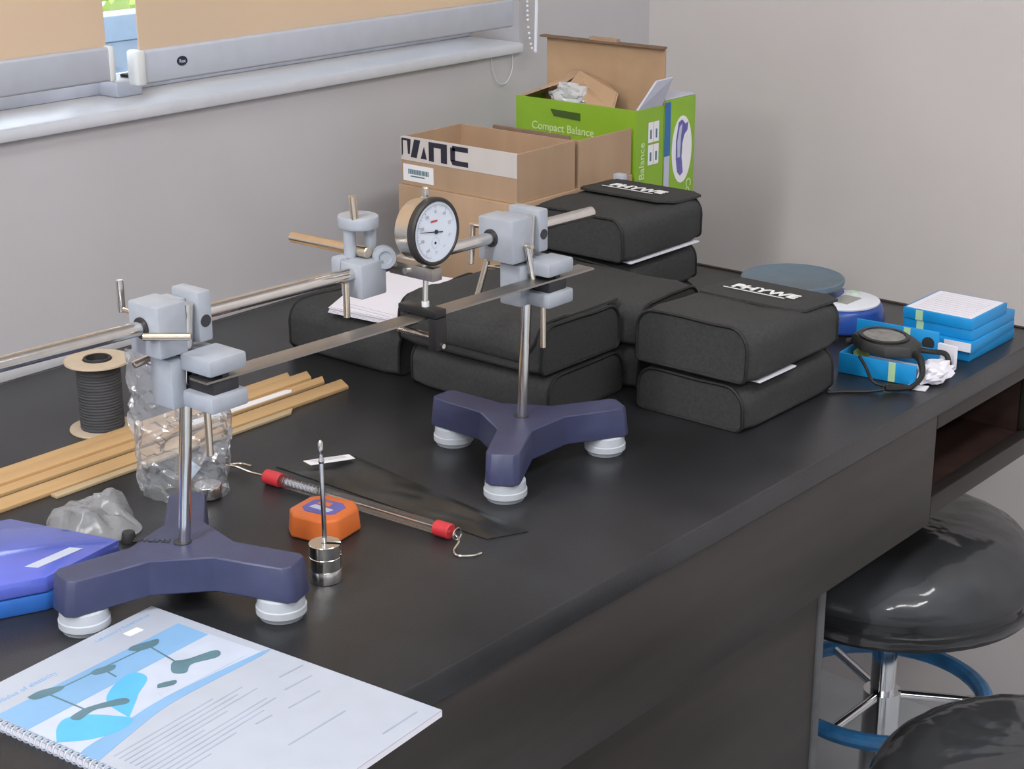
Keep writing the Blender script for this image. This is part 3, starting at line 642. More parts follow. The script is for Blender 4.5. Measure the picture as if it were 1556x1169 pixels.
GL = [  # strokes of the big black letters printed on the tape (u to the right, v up), one list for each letter
    ([[(0, 0), (0.10, 0.2), (0.10, 0.9), (0, 0.9)], [(0.0, 0.88), (0.62, 0.88), (0.62, 1.0), (0, 1.0)], [(0.38, 0.88), (0.62, 0.88), (0.55, 0.2), (0.42, 0.2)]], 0.113, 0.026),
    ([[(0, 0.05), (0.38, 0.05), (0.62, 1.0), (0.24, 1.0)], [(0.62, 0.05), (1.0, 0.05), (0.84, 0.72)]], 0.1285, 0.028),
    ([[(0, 0), (0.28, 0), (0.28, 1.0), (0, 1.0)], [(0.28, 0.74), (1.0, 0.74), (1.0, 1.0), (0.28, 1.0)], [(0.66, 0), (1.0, 0), (1.0, 0.74), (0.66, 0.74)]], 0.1600, 0.031),
    ([[(0.10, 0.74), (0.95, 0.74), (0.95, 1.0), (0.10, 1.0)], [(0.0, 0.2), (0.26, 0.2), (0.26, 0.9), (0.0, 0.9)], [(0.12, 0.0), (0.95, 0.0), (0.95, 0.26), (0.0, 0.26)]], 0.1965, 0.031)]
for polys, x, sc in GL: obj('letter', glyph(polys, x, sc), 'ink', tp, smooth=False)
lb = obj('shipping_label', bx(cx0 + 0.003, cx0 + 0.055, ca - 0.0007, ca - 0.0001, 0.9055, 0.9270), 'white', t, smooth=False)
b = NB(); rr = random.Random(2); x = cx0 + 0.012
while x < cx0 + 0.047:
    w_ = rr.uniform(0.0005, 0.0016); box(b, x, x + w_, ca - 0.0010, ca - 0.0007, 0.915, 0.9212); x += w_ + rr.uniform(0.0004, 0.0010)
box(b, cx0 + 0.016, cx0 + 0.040, ca - 0.0010, ca - 0.0007, 0.9115, 0.9130)
obj('barcode', b, 'coverdark', lb, smooth=False)
x0, x1, y0, y1, z0, z1 = 0.170, cx1 + 0.001, 1.690, 1.800, 0.9005, 0.960
t = thing('open_carton', 'second open brown carton squeezed between the taped carton and the green carton', 'carton', (0.24, 1.745, z0))
obj('bottom_panel', bx(x0, x1, y0, y1, z0, z0 + 0.003), 'cardin', t, smooth=False)
obj('side_panel', bx(x1 - 0.003, x1, y0, y1, z0 + 0.003, z1), 'card', t, smooth=False)
obj('side_panel', bx(x0, x0 + 0.003, y0 + 0.003, y1, z0 + 0.003, 0.918), 'card', t, smooth=False)
obj('front_panel', bx(x0, x1 - 0.003, y0, y0 + 0.003, z0 + 0.003, z1), 'card', t, smooth=False)
obj('folded_flap', bx(0.166, cx1 - 0.012, 1.6835, 1.6885, 0.930, 0.9655), 'carddark', t, bevel=0.001)  # dark tone is shadow put into the flap's colour
# green balance cartons: the open one in front, the closed one behind it
gx0, gx1, gy0, gy1, gz = 0.104, 0.308, 1.806, 1.868, 0.982
g2 = 1.870; g3 = 1.943; TB = T + 0.0004
def green_side(t, y0):      # helper frame on the side face: u along y, v up
    return basis((gx1 + 0.0004, y0, 0), (0, 1, 0), (0, 0, 1))
t = thing('balance_carton', 'lime-green balance carton with its brown lid standing open, behind the brown cartons', 'carton', (0.2, 1.835, TB), group='lime-green balance cartons')
th = 0.003
obj('front_panel', bx(gx0, gx1, gy0, gy0 + th, TB, gz), 'green', t, smooth=False)
obj('side_panel', bx(gx1 - th, gx1, gy0 + th, gy1, TB, gz), 'green', t, smooth=False)
obj('side_panel', bx(gx0, gx0 + th, gy0 + th, gy1, TB, gz), 'green', t, smooth=False)
obj('back_panel', bx(gx0 + th, gx1 - th, gy1 - th, gy1, TB, gz), 'cardin', t, smooth=False)
obj('bottom_panel', bx(gx0 + th, gx1 - th, gy0 + th, gy1 - th, TB, TB + th), 'cardin', t, smooth=False)
ld = obj('lid', bx(gx0 + 0.006, gx1 + 0.001, gy1 - 0.002, gy1 + 0.001, gz, gz + 0.074), 'cardin', t, smooth=False)
obj('lid_edge', bx(gx0 - 0.001, gx1 + 0.002, gy1 - 0.010, gy1 + 0.0015, gz + 0.074, gz + 0.0765), 'carddark', ld, smooth=False)
obj('tuck_tab', bx(gx0 + 0.084, gx0 + 0.130, gy1 - 0.008, gy1 + 0.0005, gz + 0.0765, gz + 0.0805), 'card', ld, smooth=False)
def sheet3(name, pts, off, m):
    b = NB(); vs = [b.verts.new(p) for p in pts]; us = [b.verts.new(Vector(p) + Vector(off)) for p in pts]; n = len(pts)
    b.faces.new(vs); b.faces.new(us[::-1])
    for i in range(n): b.faces.new((vs[i], us[i], us[(i + 1) % n], vs[(i + 1) % n]))
    return obj(name, b, m, t, smooth=False)
sheet3('end_flap', [(gx0 + 0.001, gy0 + 0.004, gz - 0.001), (gx0 + 0.001, gy1 - 0.004, gz - 0.001), (gx0 + 0.050, gy1 - 0.006, gz + 0.031), (gx0 + 0.070, gy1 - 0.010, gz + 0.033), (gx0 + 0.064, gy0 + 0.030, gz + 0.024), (gx0 + 0.036, gy0 + 0.012, gz + 0.013)], (0.0015, 0, -0.0026), 'card')
sheet3('inner_flap', [(gx0 + 0.070, gy1 - 0.012, gz + 0.033), (gx0 + 0.112, gy1 - 0.006, gz + 0.020), (gx0 + 0.150, gy0 + 0.030, gz + 0.013), (gx0 + 0.158, gy0 + 0.010, gz - 0.006), (gx0 + 0.120, gy0 + 0.008, gz - 0.006), (gx0 + 0.072, gy0 + 0.030, gz + 0.022)], (0.0006, 0.0025, 0.0006), 'cardin')
sheet3('end_flap', [(gx1 - 0.0005, gy0 + 0.004, gz), (gx1 - 0.0005, gy1 - 0.003, gz), (gx1 + 0.016, gy1 - 0.003, gz + 0.038), (gx1 + 0.012, gy0 + 0.028, gz + 0.036)], (-0.0025, 0, 0.0008), 'lilac')
text('lettering', 'Compact Balance', 0.0152, basis((gx0 + 0.028, gy0 - 0.0004, gz - 0.042), (1, 0, 0), (0, 0, 1)), 'palegreen', t, bold=0.0002)
M['slot'] = mat('slot_dark_green', (0.05, 0.10, 0.012), 0.7, var=0.1)
obj('handle_slot', prism(NB(), [(gx0 + 0.061, gz - 0.012), (gx0 + 0.067, gz - 0.021), (gx0 + 0.112, gz - 0.023), (gx0 + 0.112, gz - 0.013)], 0, 0.0005, basis((0, gy0 - 0.0005, 0), (1, 0, 0), (0, 0, 1))), 'slot', t, smooth=False)
text('lettering', 'Compact Balance', 0.0165, basis((gx1 + 0.0005, gy0 + 0.0190, gz - 0.160), (0, 0, 1), (0, -1, 0)), 'palegreen', t, bold=0.0002)
sd = green_side(t, gy0)
for k in range(2):
    for l in range(2):
        a0, b0 = 0.027 + 0.0125 * k, gz - 0.046 - 0.030 * l
        icon = obj('icon', prism(NB(), [(a0, b0), (a0 + 0.0115, b0), (a0 + 0.0115, b0 + 0.027), (a0, b0 + 0.027)], 0, 0.0003, sd), 'white', t, smooth=False)
        obj('pictogram', prism(NB(), [(a0 + 0.004, b0 + 0.005), (a0 + 0.0075, b0 + 0.005), (a0 + 0.0075, b0 + 0.017), (a0 + 0.004, b0 + 0.017)], 0.0003, 0.0005, sd), 'coverdark', icon, smooth=False)
t = thing('balance_carton', 'closed lime-green balance carton behind the open one, oval scale picture on its side', 'carton', (0.2, 1.906, TB), group='lime-green balance cartons')
obj('body', bx(gx0, gx1, g2, g3, TB, gz + 0.004), 'green', t, bevel=0.0008)
obj('top_flap', bx(gx0 + 0.002, gx1 - 0.002, g2 + 0.004, g3 - 0.002, gz + 0.0045, gz + 0.0065), 'lilac', t, smooth=False)
sd = green_side(t, g2)
obj('stripe', prism(NB(), [(0.0005, gz - 0.070), (0.0135, gz - 0.070), (0.0135, gz + 0.002), (0.0005, gz + 0.002)], 0, 0.0004, sd), 'stripeblue', t, smooth=False)
obj('stripe', prism(NB(), [(0.0005, TB), (0.0125, TB), (0.0125, gz - 0.0705), (0.0005, gz - 0.0705)], 0, 0.0004, sd), 'stripelilac', t, smooth=False)
def ring_pts(cx, cy_, a, b_, n=32): return [(cx + a * math.cos(k * math.tau / n), cy_ + b_ * math.sin(k * math.tau / n)) for k in range(n)]
ov = obj('picture', prism(NB(), ring_pts(0.0415, gz - 0.066, 0.0235, 0.046), 0, 0.0004, sd), 'white', t, smooth=False)
def sh(pts): return [(x - 0.0595, y + 0.002) for x, y in pts]
pc = [(0.092, gz - 0.030), (0.100, gz - 0.027), (0.108, gz - 0.034), (0.1145, gz - 0.032), (0.113, gz - 0.043), (0.106, gz - 0.048), (0.1015, gz - 0.060), (0.1005, gz - 0.078), (0.1045, gz - 0.100), (0.098, gz - 0.104), (0.091, gz - 0.098), (0.087, gz - 0.080), (0.0865, gz - 0.055)]
obj('picture_scale', prism(NB(), sh(pc), 0.0004, 0.0006, sd), 'purple', ov, smooth=False)
obj('picture_panel', prism(NB(), sh([(0.0945, gz - 0.036), (0.1005, gz - 0.033), (0.0975, gz - 0.052), (0.0965, gz - 0.078), (0.0905, gz - 0.078), (0.0895, gz - 0.056)]), 0.0006, 0.0008, sd), 'coverpale', ov, smooth=False)
text('lettering', 'Compact Balance', 0.0165, basis((gx1 + 0.0005, g2 + 0.054, gz - 0.108), (0, 0, -1), (0, 1, 0)), 'palegreen', t, bold=0.0002)
# crumpled bag in the green carton
def crumple(center, size, m, seed, sub=4, amp=0.35, freq=9, squash=1.0, ridge=True):
    b = NB(); bmesh.ops.create_icosphere(b, subdivisions=sub, radius=1.0)
    for v in b.verts:
        n = v.co.normalized(); q = n * 1.3 + Vector((seed * 7.3, seed, 0))
        k = 1 + amp * (abs(noise.noise(q * 1.7)) * 1.5 - 0.4) + amp * 0.4 * (abs(noise.noise(q * 4.1)) - 0.3)
        p = n * k; p.z = max(p.z, -0.75)
        v.co = Vector(center) + Vector((p.x * size[0], p.y * size[1], p.z * size[2]))
    return b
tag(obj('plastic_bag', crumple((gx0 + 0.078, gy0 + 0.026, gz + 0.002), (0.034, 0.016, 0.020), 'film', 2), 'filmwhite', ang=30), 'crumpled clear plastic bag bulging out of the green carton', 'plastic bag')
tag(obj('foam_block', bx(gx0 + 0.006, gx1 - 0.006, gy0 + 0.006, gy1 - 0.006, T + 0.006, gz - 0.022), 'white', bevel=0.003), 'white packing foam inside the green carton', 'foam')

# ================================================================== BALANCE
t = thing('balance', 'round blue kitchen-style balance with a steel platter behind the right-hand cases', 'scale', (0.59, 1.805, T))
C1, C2 = Vector((0.556, 1.806)), Vector((0.626, 1.804)); R1, R2 = 0.068, 0.054
ax = (C2 - C1).normalized(); pr = Vector((-ax.y, ax.x)); pts = []
for k in range(17):
    a = math.pi / 2 + math.pi * k / 16; pts.append(C1 + (ax * math.cos(a) + pr * math.sin(a)) * R1)
for k in range(17):
    a = -math.pi / 2 + math.pi * k / 16; pts.append(C2 + (ax * math.cos(a) + pr * math.sin(a)) * R2)
obj('body', prism(NB(), [tuple(p) for p in pts], T + 0.004, T + 0.034, top=0.93), 'scaleblue', t, bevel=0.006, seg=3)
obj('base_skirt', prism(NB(), [tuple(C1.lerp(C2, 0.5) + (p - C1.lerp(C2, 0.5)) * 0.9) for p in pts], T, T + 0.0045), 'rubber', t)
pn = []
for k in range(19):
    a = math.radians(-98 + 196 * k / 18); pn.append(C2 + (ax * math.cos(a) + pr * math.sin(a)) * (R2 - 0.009))
for k in range(9):
    a = math.radians(40 - 80 * k / 8); pn.append(C1 + (ax * math.cos(a) + pr * math.sin(a)) * 0.061)
pan = obj('control_panel', prism(NB(), [tuple(p) for p in pn], T + 0.0335, T + 0.0365), 'scalewhite', t, bevel=0.0008)
lc = C2 + ax * 0.004
obj('display', bx(-0.012, 0.012, -0.017, 0.017, 0, 0.0006, basis((lc.x, lc.y, T + 0.0366), (ax.x, ax.y, 0), (pr.x, pr.y, 0))), 'lcd', pan, smooth=False)
for s, m in ((-0.034, 'coverpale'), (0.034, 'limegreen')):
    c = C2 + pr * s - ax * 0.004
    obj('button', lathe(NB(), [(0.0065, 0), (0.006, 0.001)], Matrix.Translation((c.x, c.y, T + 0.0365)), 20), m, pan)
obj('neck', lathe(NB(), [(0.034, 0), (0.028, 0.012)], Matrix.Translation((C1.x, C1.y, T + 0.033)), 32), 'blackplastic', t)
pcx = (0.553, 1.806)
obj('platter', lathe(NB(), [(0.056, 0), (0.0635, 0.002), (0.0645, 0.006), (0.064, 0.0085), (0.0615, 0.0095), (0.060, 0.0085)], Matrix.Translation((pcx[0], pcx[1], T + 0.0430)), 64), 'platter', t)

# ================================================================== CYAN BOXES
def cyan_box(label, x0, x1, y0, y1, z0, z1, rz=0.0, white_top=False, white_end=False, stripe=True):
    c = ((x0 + x1) / 2, (y0 + y1) / 2); mx = rot_z(rz, (c[0], c[1], 0)) ; hx, hy = (x1 - x0) / 2, (y1 - y0) / 2
    t = thing('instrument_box', label, 'box', (c[0], c[1], z0), group='flat cyan instrument boxes')
    obj('body', bx(-hx, hx, -hy, hy, z0, z1, mx), 'cyan', t, bevel=0.0008)
    if white_top: 
        wt = obj('top_label', bx(-hx + 0.003, hx - 0.003, -hy + 0.003, hy - 0.003, z1, z1 + 0.0004, mx), 'paper', t, smooth=False)
        b = NB()
        for k in range(12): box(b, -hx + 0.010, hx - 0.010, -hy + 0.010 + k * 0.008, -hy + 0.0105 + k * 0.008, z1 + 0.0004, z1 + 0.0006, mx)
        obj('print_line', b, 'paperline', wt, smooth=False)
    if white_end: obj('end_label', bx(hx - 0.034, hx - 0.001, -hy - 0.0005, -hy, z0 + 0.001, z1 - 0.001, mx), 'paper', t, smooth=False)
    if stripe: obj('stripe', bx(-hx + 0.017, -hx + 0.026, -hy - 0.0006, -hy, z0 + 0.0005, z1 - 0.0005, mx), 'limegreen', t, smooth=False)
    return t
cyan_box('cyan box at the very bottom of the box stack by the bench edge', 0.725, 0.808, 1.778, 1.898, T, T + 0.0125, stripe=False)
cyan_box('cyan box second from the bottom of the box stack, white end label showing', 0.722, 0.811, 1.770, 1.892, T + 0.0127, T + 0.0252, rz=0.03, white_end=True, stripe=False)
cyan_box('cyan box third from the bottom of the box stack', 0.722, 0.810, 1.778, 1.890, T + 0.0254, T + 0.0380, stripe=True)
cyan_box('cyan box on top of the box stack, white printed label facing up', 0.721, 0.809, 1.776, 1.868, T + 0.0382, T + 0.0510, white_top=True)
# opened cyan box with lid, holding the compass
t = thing('opened_box', 'opened flat cyan box with torn white inside, in front of the box stack', 'box', (0.75, 1.69, T), group='flat cyan instrument boxes')
mx = rot_z(0.10, (0.752, 1.690, 0))
obj('tray', bx(-0.046, 0.046, -0.036, -0.034, T + 0.0005, T + 0.024, mx), 'cyan', t, bevel=0.0005)
obj('stripe', bx(0.014, 0.022, -0.0367, -0.036, T + 0.001, T + 0.0235, mx), 'limegreen', t, smooth=False)
obj('tray_side', bx(-0.046, -0.044, -0.034, 0.036, T + 0.0005, T + 0.024, mx), 'cyan', t, bevel=0.0005)
obj('tray_floor', bx(-0.044, 0.046, -0.034, 0.036, T + 0.0003, T + 0.0025, mx), 'paper', t, smooth=False)
obj('tray_back', bx(-0.046, 0.046, 0.034, 0.036, T + 0.0026, T + 0.024, mx), 'cyan', t, bevel=0.0005)
lid = obj('lid', bx(-0.058, 0.042, 0.0385, 0.0410, T + 0.0005, T + 0.043, mx), 'cyan', t, bevel=0.0005)
obj('stripe', bx(0.000, 0.008, 0.0378, 0.0385, T + 0.001, T + 0.0425, mx), 'limegreen', lid, smooth=False)
obj('hole', lathe(NB(), [(0.0075, 0), (0.0075, 0.0004)], mx @ frame((0.030, 0.0380, T + 0.028), (0, 1, 0)), 24), 'rubber', lid)
obj('torn_flap', prism(NB(), [(0.042, 0.037), (0.064, 0.032), (0.066, 0.036), (0.043, 0.041)], T + 0.004, T + 0.031, mx), 'paper', lid, smooth=False)
b = crumple((0.808, 1.690, T + 0.011), (0.018, 0.030, 0.013), 'paper', 4, sub=3)
obj('torn_lining', b, 'paper', t, ang=20)
b = prism(NB(), [(0.036, -0.050), (0.062, -0.046), (0.060, -0.030), (0.040, -0.034)], T + 0.0005, T + 0.002, mx); obj('torn_flap', b, 'paper', t, smooth=False)
obj('foam_pad', crumple((0.716, 1.690, T + 0.013), (0.010, 0.012, 0.009), 'x', 6, sub=2), mat('yellow_foam', (0.62, 0.70, 0.18), 0.8, var=0.1), t)
# compass / stopwatch with strap
t = thing('compass', 'black pocket compass with grey glass resting on the opened cyan box', 'compass', (0.752, 1.682, T + 0.026))
mx2 = Matrix.Translation((0.750, 1.684, T + 0.0285)) @ Matrix.Rotation(math.radians(3), 4, 'Y')
oc = []
for k in range(8):
    a = math.tau * (k + 0.5) / 8; oc.append((0.043 * math.cos(a), 0.034 * math.sin(a)))
obj('body', prism(NB(), oc, 0, 0.013, mx2, 0.92), 'rubber', t, bevel=0.0025)
obj('bezel_ring', lathe(NB(), [(0.0285, 0), (0.0285, 0.0022), (0.024, 0.0026), (0.0235, 0.001)], mx2 @ Matrix.Translation((-0.004, 0, 0.013)), 40, False, False), 'blackplastic', t)
obj('glass', lathe(NB(), [(0.0238, 0.0), (0.0238, 0.0014)], mx2 @ Matrix.Translation((-0.004, 0, 0.0128)), 40), mat('compass_glass', (0.20, 0.20, 0.19), 0.15, var=0.25, vscale=60), t)
obj('crown', cy((0.706, 1.674, T + 0.030), (0.713, 1.676, T + 0.032), 0.004, seg=12), 'castdark', t)
obj('strap', tube(NB(), smooth_path([(0.786, 1.678, T + 0.031), (0.800, 1.669, T + 0.029), (0.810, 1.656, T + 0.016), (0.806, 1.642, T + 0.006), (0.796, 1.632, T + 0.005), (0.784, 1.622, T + 0.005)], 7), lambda v: 0.0036 + 0.0008 * math.sin(v * 9), 8), 'blackseam', t)
obj('strap', tube(NB(), smooth_path([(0.786, 1.694, T + 0.031), (0.798, 1.700, T + 0.030), (0.810, 1.712, T + 0.026), (0.818, 1.706, T + 0.012)], 7), 0.0032, 8), 'blackseam', t)
obj('cord', tube(NB(), smooth_path([(0.784, 1.621, T + 0.007), (0.772, 1.615, T + 0.012), (0.757, 1.626, T + 0.022), (0.742, 1.638, T + 0.0285)], 7), 0.0018, 6), 'blackseam', t)
obj('cord', tube(NB(), smooth_path([(0.784, 1.618, T + 0.004), (0.770, 1.607, T + 0.0018), (0.750, 1.590, T + 0.0018), (0.738, 1.577, T + 0.0018)], 7), 0.0018, 6), 'blackseam', t)

# ================================================================== SMALL ITEMS ON THE BENCH
# cord spool
sx_, sy_ = 0.211, 1.006
t = thing('cord_spool', 'spool of dark grey cord with pale round flanges standing by the window wall', 'spool', (sx_, sy_, T))
obj('flange', lathe(NB(), [(0.0335, 0), (0.034, 0.0012), (0.0335, 0.0025)], Matrix.Translation((sx_, sy_, T)), 48), 'woodrim', t)
prof = []
for k in range(45): prof += [(0.0222 + (0.0006 if k % 2 else 0.0), 0.0026 + k * 0.00157)]
obj('wound_cord', lathe(NB(), prof, Matrix.Translation((sx_, sy_, T)), 40), 'thread', t)
obj('flange', lathe(NB(), [(0.015, 0.0736), (0.0338, 0.0736), (0.034, 0.0748), (0.0335, 0.0760), (0.015, 0.0760)], Matrix.Translation((sx_, sy_, T)), 48, False, False), 'woodrim', t)
obj('core_tube', lathe(NB(), [(0.0140, 0.002), (0.0140, 0.0780), (0.0115, 0.0780), (0.0112, 0.060)], Matrix.Translation((sx_, sy_, T)), 32, True, True), 'rubber', t)
# wooden strips
def strip(label, xa, xb, ya, yb, z0, z1, m='wood', sl=0.0):
    b = NB(); vs = []
    for (x, y) in ((xa, ya), (xb, ya), (xb + sl, yb - 0.012), (xa + sl, yb)): vs.append((x, y))
    prism(b, vs, z0, z1)
    return tag(obj('wooden_strip', b, m, bevel=0.0006), label, 'strip', 'wooden strips lying beside the window wall')
strip('wooden strip nearest the window wall, under the spool edge', 0.233, 0.251, 0.30, 1.246, T, T + 0.004)
strip('wooden strip on top of the pile, second from the window wall', 0.252, 0.272, 0.30, 1.258, T, T + 0.0065)
strip('wooden strip in the middle of the pile, carrying the white sticker near its end', 0.273, 0.289, 0.30, 1.262, T, T + 0.004)
strip('wide wooden strip on the bench side of the dark gap', 0.297, 0.321, 0.30, 1.268, T, T + 0.004)
strip('short dull wooden strip at the outer side of the pile', 0.323, 0.333, 0.86, 1.170, T, T + 0.003, 'wood2')
b = prism(NB(), [(0.274, 1.06), (0.286, 1.06), (0.288, 1.20), (0.283, 1.206), (0.278, 1.20)], T + 0.0041, T + 0.0046)
tag(obj('sticker', b, 'white', smooth=False), 'long white sticker on the wooden strips near their far end', 'sticker')
# clear bag with a weight inside
def bag_mesh():
    b = NB(); rows = []; nz, na = 34, 44
    for j in range(nz + 1):
        v = j / nz; z = T + 0.001 + v * 0.142; row = []
        if v < 0.72: wx = 0.044 + 0.006 * math.sin(v * 4); cx, cy_ = 0.415, 0.945
        else:
            k = (v - 0.72) / 0.28; wx = 0.044 * (1 - k) + 0.004; cx, cy_ = 0.415 - 0.034 * k, 0.945 - 0.028 * k
        wy = 0.026 * (1 - 0.78 * v ** 1.3) + 0.002
        u = Vector((0.72, 0.69)); n = Vector((-0.69, 0.72))
        for i in range(na):
            a = math.tau * i / na
            p = Vector((cx, cy_)) + u * math.cos(a) * wx + n * math.sin(a) * wy
            q = Vector((p.x, p.y, z)); qq = Vector((q.x * 45 + q.z * 22, q.y * 45 - q.z * 30, q.z * 28)); k2 = abs(noise.noise(qq)) * 0.013 + abs(noise.noise(q * 110)) * 0.003
            dv = Vector((p.x - cx, p.y - cy_, 0)); dv = dv.normalized() if dv.length > 0 else dv
            if 0 < j < nz: q += Vector((0, 0, 0.0030 * (((i * 7919 + j * 104729) % 97) / 48.0 - 1)))
            q -= dv * min(k2, 0.8 * (Vector((p.x - cx, p.y - cy_))).length); row.append(b.verts.new(q))
        rows.append(row)
    for A, B in zip(rows, rows[1:]):
        for i in range(na): b.faces.new((A[i], A[(i + 1) % na], B[(i + 1) % na], B[i]))
    bmesh.ops.triangulate(b, faces=list(b.faces))
    return b
M['bagfilm'] = clear_film('crinkled_bag_film', haze=0.17, gloss=0.2, rough=0.14, bscale=60, fk=0.75)
tag(obj('clear_bag', bag_mesh(), 'bagfilm', ang=12), 'tall crinkled clear plastic bag standing behind the front stand', 'plastic bag')
t = thing('hanger_weight', 'small steel weight inside the clear plastic bag', 'weight', (0.440, 0.953, T + 0.002))
obj('disc', lathe(NB(), [(0.0125, 0), (0.0130, 0.0008), (0.0130, 0.0110), (0.0125, 0.0118)], Matrix.Translation((0.440, 0.953, T + 0.002)), 40), 'steel', t)
obj('tag_paper', bx(-0.006, 0.006, -0.008, 0.008, 0, 0.0006, Matrix.Translation((0.426, 0.945, T + 0.026)) @ Euler((0.9, 0.5, 0.3)).to_matrix().to_4x4()), mat('bag_slip', (0.62, 0.74, 0.85), 0.6, var=0.05), t, smooth=False)
# crumpled bag lying flat
b = NB(); n = 34; gr = []
for i in range(n + 1):
    row = []
    for j in range(n + 1):
        u, v = i / n * 2 - 1, j / n * 2 - 1
        k = math.sqrt(1 - 0.5 * v * v), math.sqrt(1 - 0.5 * u * u); x, y = u * k[0], v * k[1]; rr_ = math.hypot(x, y)
        rim = 1 + 0.22 * noise.noise(Vector((x * 1.6, y * 1.6, 4.0)))
        hgt = (1 - rr_ ** 3) * (0.008 + 0.026 * abs(noise.noise(Vector((x * 1.4, y * 1.9, 7.7)))) + 0.010 * abs(noise.noise(Vector((x * 3.1, y * 3.4, 2.2)))) + 0.004 * abs(noise.noise(Vector((x * 9, y * 8, 1.2))))) + 0.0015
        row.append(b.verts.new((0.405 + (x * 0.70 - y * 0.40) * 0.062 * rim, 0.845 + (x * 0.30 + y * 0.80) * 0.050 * rim, T + hgt)))
    gr.append(row)
for i in range(n):
    for j in range(n): b.faces.new((gr[i][j], gr[i + 1][j], gr[i + 1][j + 1], gr[i][j + 1]))
M['bagfilm2'] = clear_film('soft_bag_film', haze=0.26, gloss=0.1, rough=0.25, bscale=40, fk=0.6)
tag(obj('crumpled_bag', b, 'bagfilm2', ang=25), 'small crumpled hazy plastic bag lying beside the blue case', 'plastic bag')
tag(obj('rubber_stopper', lathe(NB(), [(0.007, 0), (0.0055, 0.010)], Matrix.Translation((0.463, 0.842, T)), 20), 'rubber', bevel=0.0008), 'small black rubber piece between the crumpled bag and the front stand', 'rubber piece')
# flat blue case
t = thing('plastic_case', 'flat blue plastic case with a glossy violet-blue lid at the left edge', 'case', (0.43, 0.75, T))
pts = [(0.398, 0.768), (0.340, 0.640), (0.470, 0.600), (0.522, 0.716), (0.508, 0.800)]
lo = obj('tray', prism(NB(), pts, T, T + 0.0155), 'bluebox', t, bevel=0.0025)
up = obj('lid', prism(NB(), pts, T + 0.016, T + 0.030), 'bluelid', t, bevel=0.0025)
obj('label', prism(NB(), [(0.493, 0.716), (0.503, 0.722), (0.500, 0.768), (0.490, 0.762)], T + 0.0301, T + 0.0305), 'coverpale', up, smooth=False)
# orange tape measure
t = thing('tape_measure', 'small orange tape measure with a lilac label behind the slotted weights', 'tape measure', (0.581, 0.968, T))
mx = rot_z(math.radians(10), (0.578, 0.970, 0)); a, c = 0.0285, 0.012
oc = [(-a + c, -a), (a - c, -a), (a, -a + c), (a, a - c), (a - c, a), (-a + c, a), (-a, a - c), (-a, -a + c)]
obj('housing', prism(NB(), oc, T, T + 0.022, mx, 0.94), 'orange', t, bevel=0.003, seg=3)
lab = [(x * 0.62, y * 0.52) for x, y in oc]
lb = obj('label', prism(NB(), lab, T + 0.0219, T + 0.0224, mx), 'purple', t, smooth=False)
obj('label_mark', prism(NB(), [(-0.012, -0.006), (0.010, -0.008), (0.012, -0.002), (-0.010, 0.001)], T + 0.0224, T + 0.0227, mx), 'coverpale', lb, smooth=False)
obj('label_mark', prism(NB(), [(-0.010, 0.003), (0.004, 0.002), (0.003, 0.010), (-0.010, 0.010)], T + 0.0224, T + 0.0227, mx), 'orange', lb, smooth=False)
# weight hanger with slotted weights
wx_, wy_ = 0.653, 0.899
t = thing('weight_hanger', 'upright thin rod of the weight hanger carrying three steel discs', 'hanger', (wx_, wy_, T), group='weights on the hanger')
obj('foot_disc', lathe(NB(), [(0.0130, 0), (0.0136, 0.0006), (0.0136, 0.0108), (0.0132, 0.0114)], Matrix.Translation((wx_, wy_, T)), 40), 'steel', t)
obj('rod', cy((wx_, wy_, T + 0.0114), (wx_, wy_, T + 0.105), 0.0020, seg=14), 'steel', t)
obj('hook_eye', lathe(NB(), [(0.0022, 0.0), (0.0028, 0.002), (0.0016, 0.005), (0.0016, 0.009), (0.0024, 0.011), (0.0022, 0.018), (0.0008, 0.020)], Matrix.Translation((wx_, wy_, T + 0.105)), 14), 'steel', t)
def slotted(label, z):
    b = NB(); pts = []; n = 40; r = 0.0136; s = 0.0024
    for k in range(n + 1):
        a0 = math.asin(s / r) + 0.6; a = a0 + (math.tau - 2 * math.asin(s / r)) * k / n
        pts.append((wx_ + r * math.cos(a), wy_ + r * math.sin(a)))
    dx, dy = math.cos(0.6), math.sin(0.6)
    pts += [(wx_ - dx * 0.0022 + dy * s, wy_ - dy * 0.0022 - dx * s), (wx_ - dx * 0.0022 - dy * s, wy_ - dy * 0.0022 + dx * s)]
    prism(b, pts, z, z + 0.0110); return tag(obj('slotted_weight', b, 'steel', bevel=0.0004, seg=1), label, 'weight', 'weights on the hanger')
slotted('middle steel disc of the three on the weight hanger', T + 0.0116)
slotted('top steel disc of the three on the weight hanger', T + 0.0229)
# spring balance: clear tube with red caps
A_, B_ = Vector((0.455, 1.012, T + 0.0072)), Vector((0.668, 1.026, T + 0.0072)); dd = (B_ - A_).normalized()
t = thing('spring_balance', 'clear tube spring balance with red end caps and a wire hook', 'spring balance', (0.56, 1.02, T))
obj('tube', lathe(NB(), [(0.0062, 0), (0.0062, (B_ - A_).length)], frame(A_, dd), 28, False, False), 'tube', t)
for p, q in ((A_, A_ + dd * 0.020), (B_ - dd * 0.006, B_ + dd * 0.011)): obj('end_cap', cy(p, q, 0.0072, seg=28, ch=0.001), 'red', t)
obj('inner_rod', cy(A_ + dd * 0.075, B_ - dd * 0.006, 0.0010, seg=10), 'steel', t)
obj('paper_scale', cy(A_ + dd * 0.026, A_ + dd * 0.064, 0.0030, seg=14), 'paper', t)
b = NB(); pts = []
for k in range(160):
    v = k / 159; a = k * 1.35; u = Vector((-dd.y, dd.x, 0)); q = A_ + dd * (0.022 + 0.055 * v) + u * math.cos(a) * 0.0044 + Vector((0, 0, math.sin(a) * 0.0044)); pts.append(q)
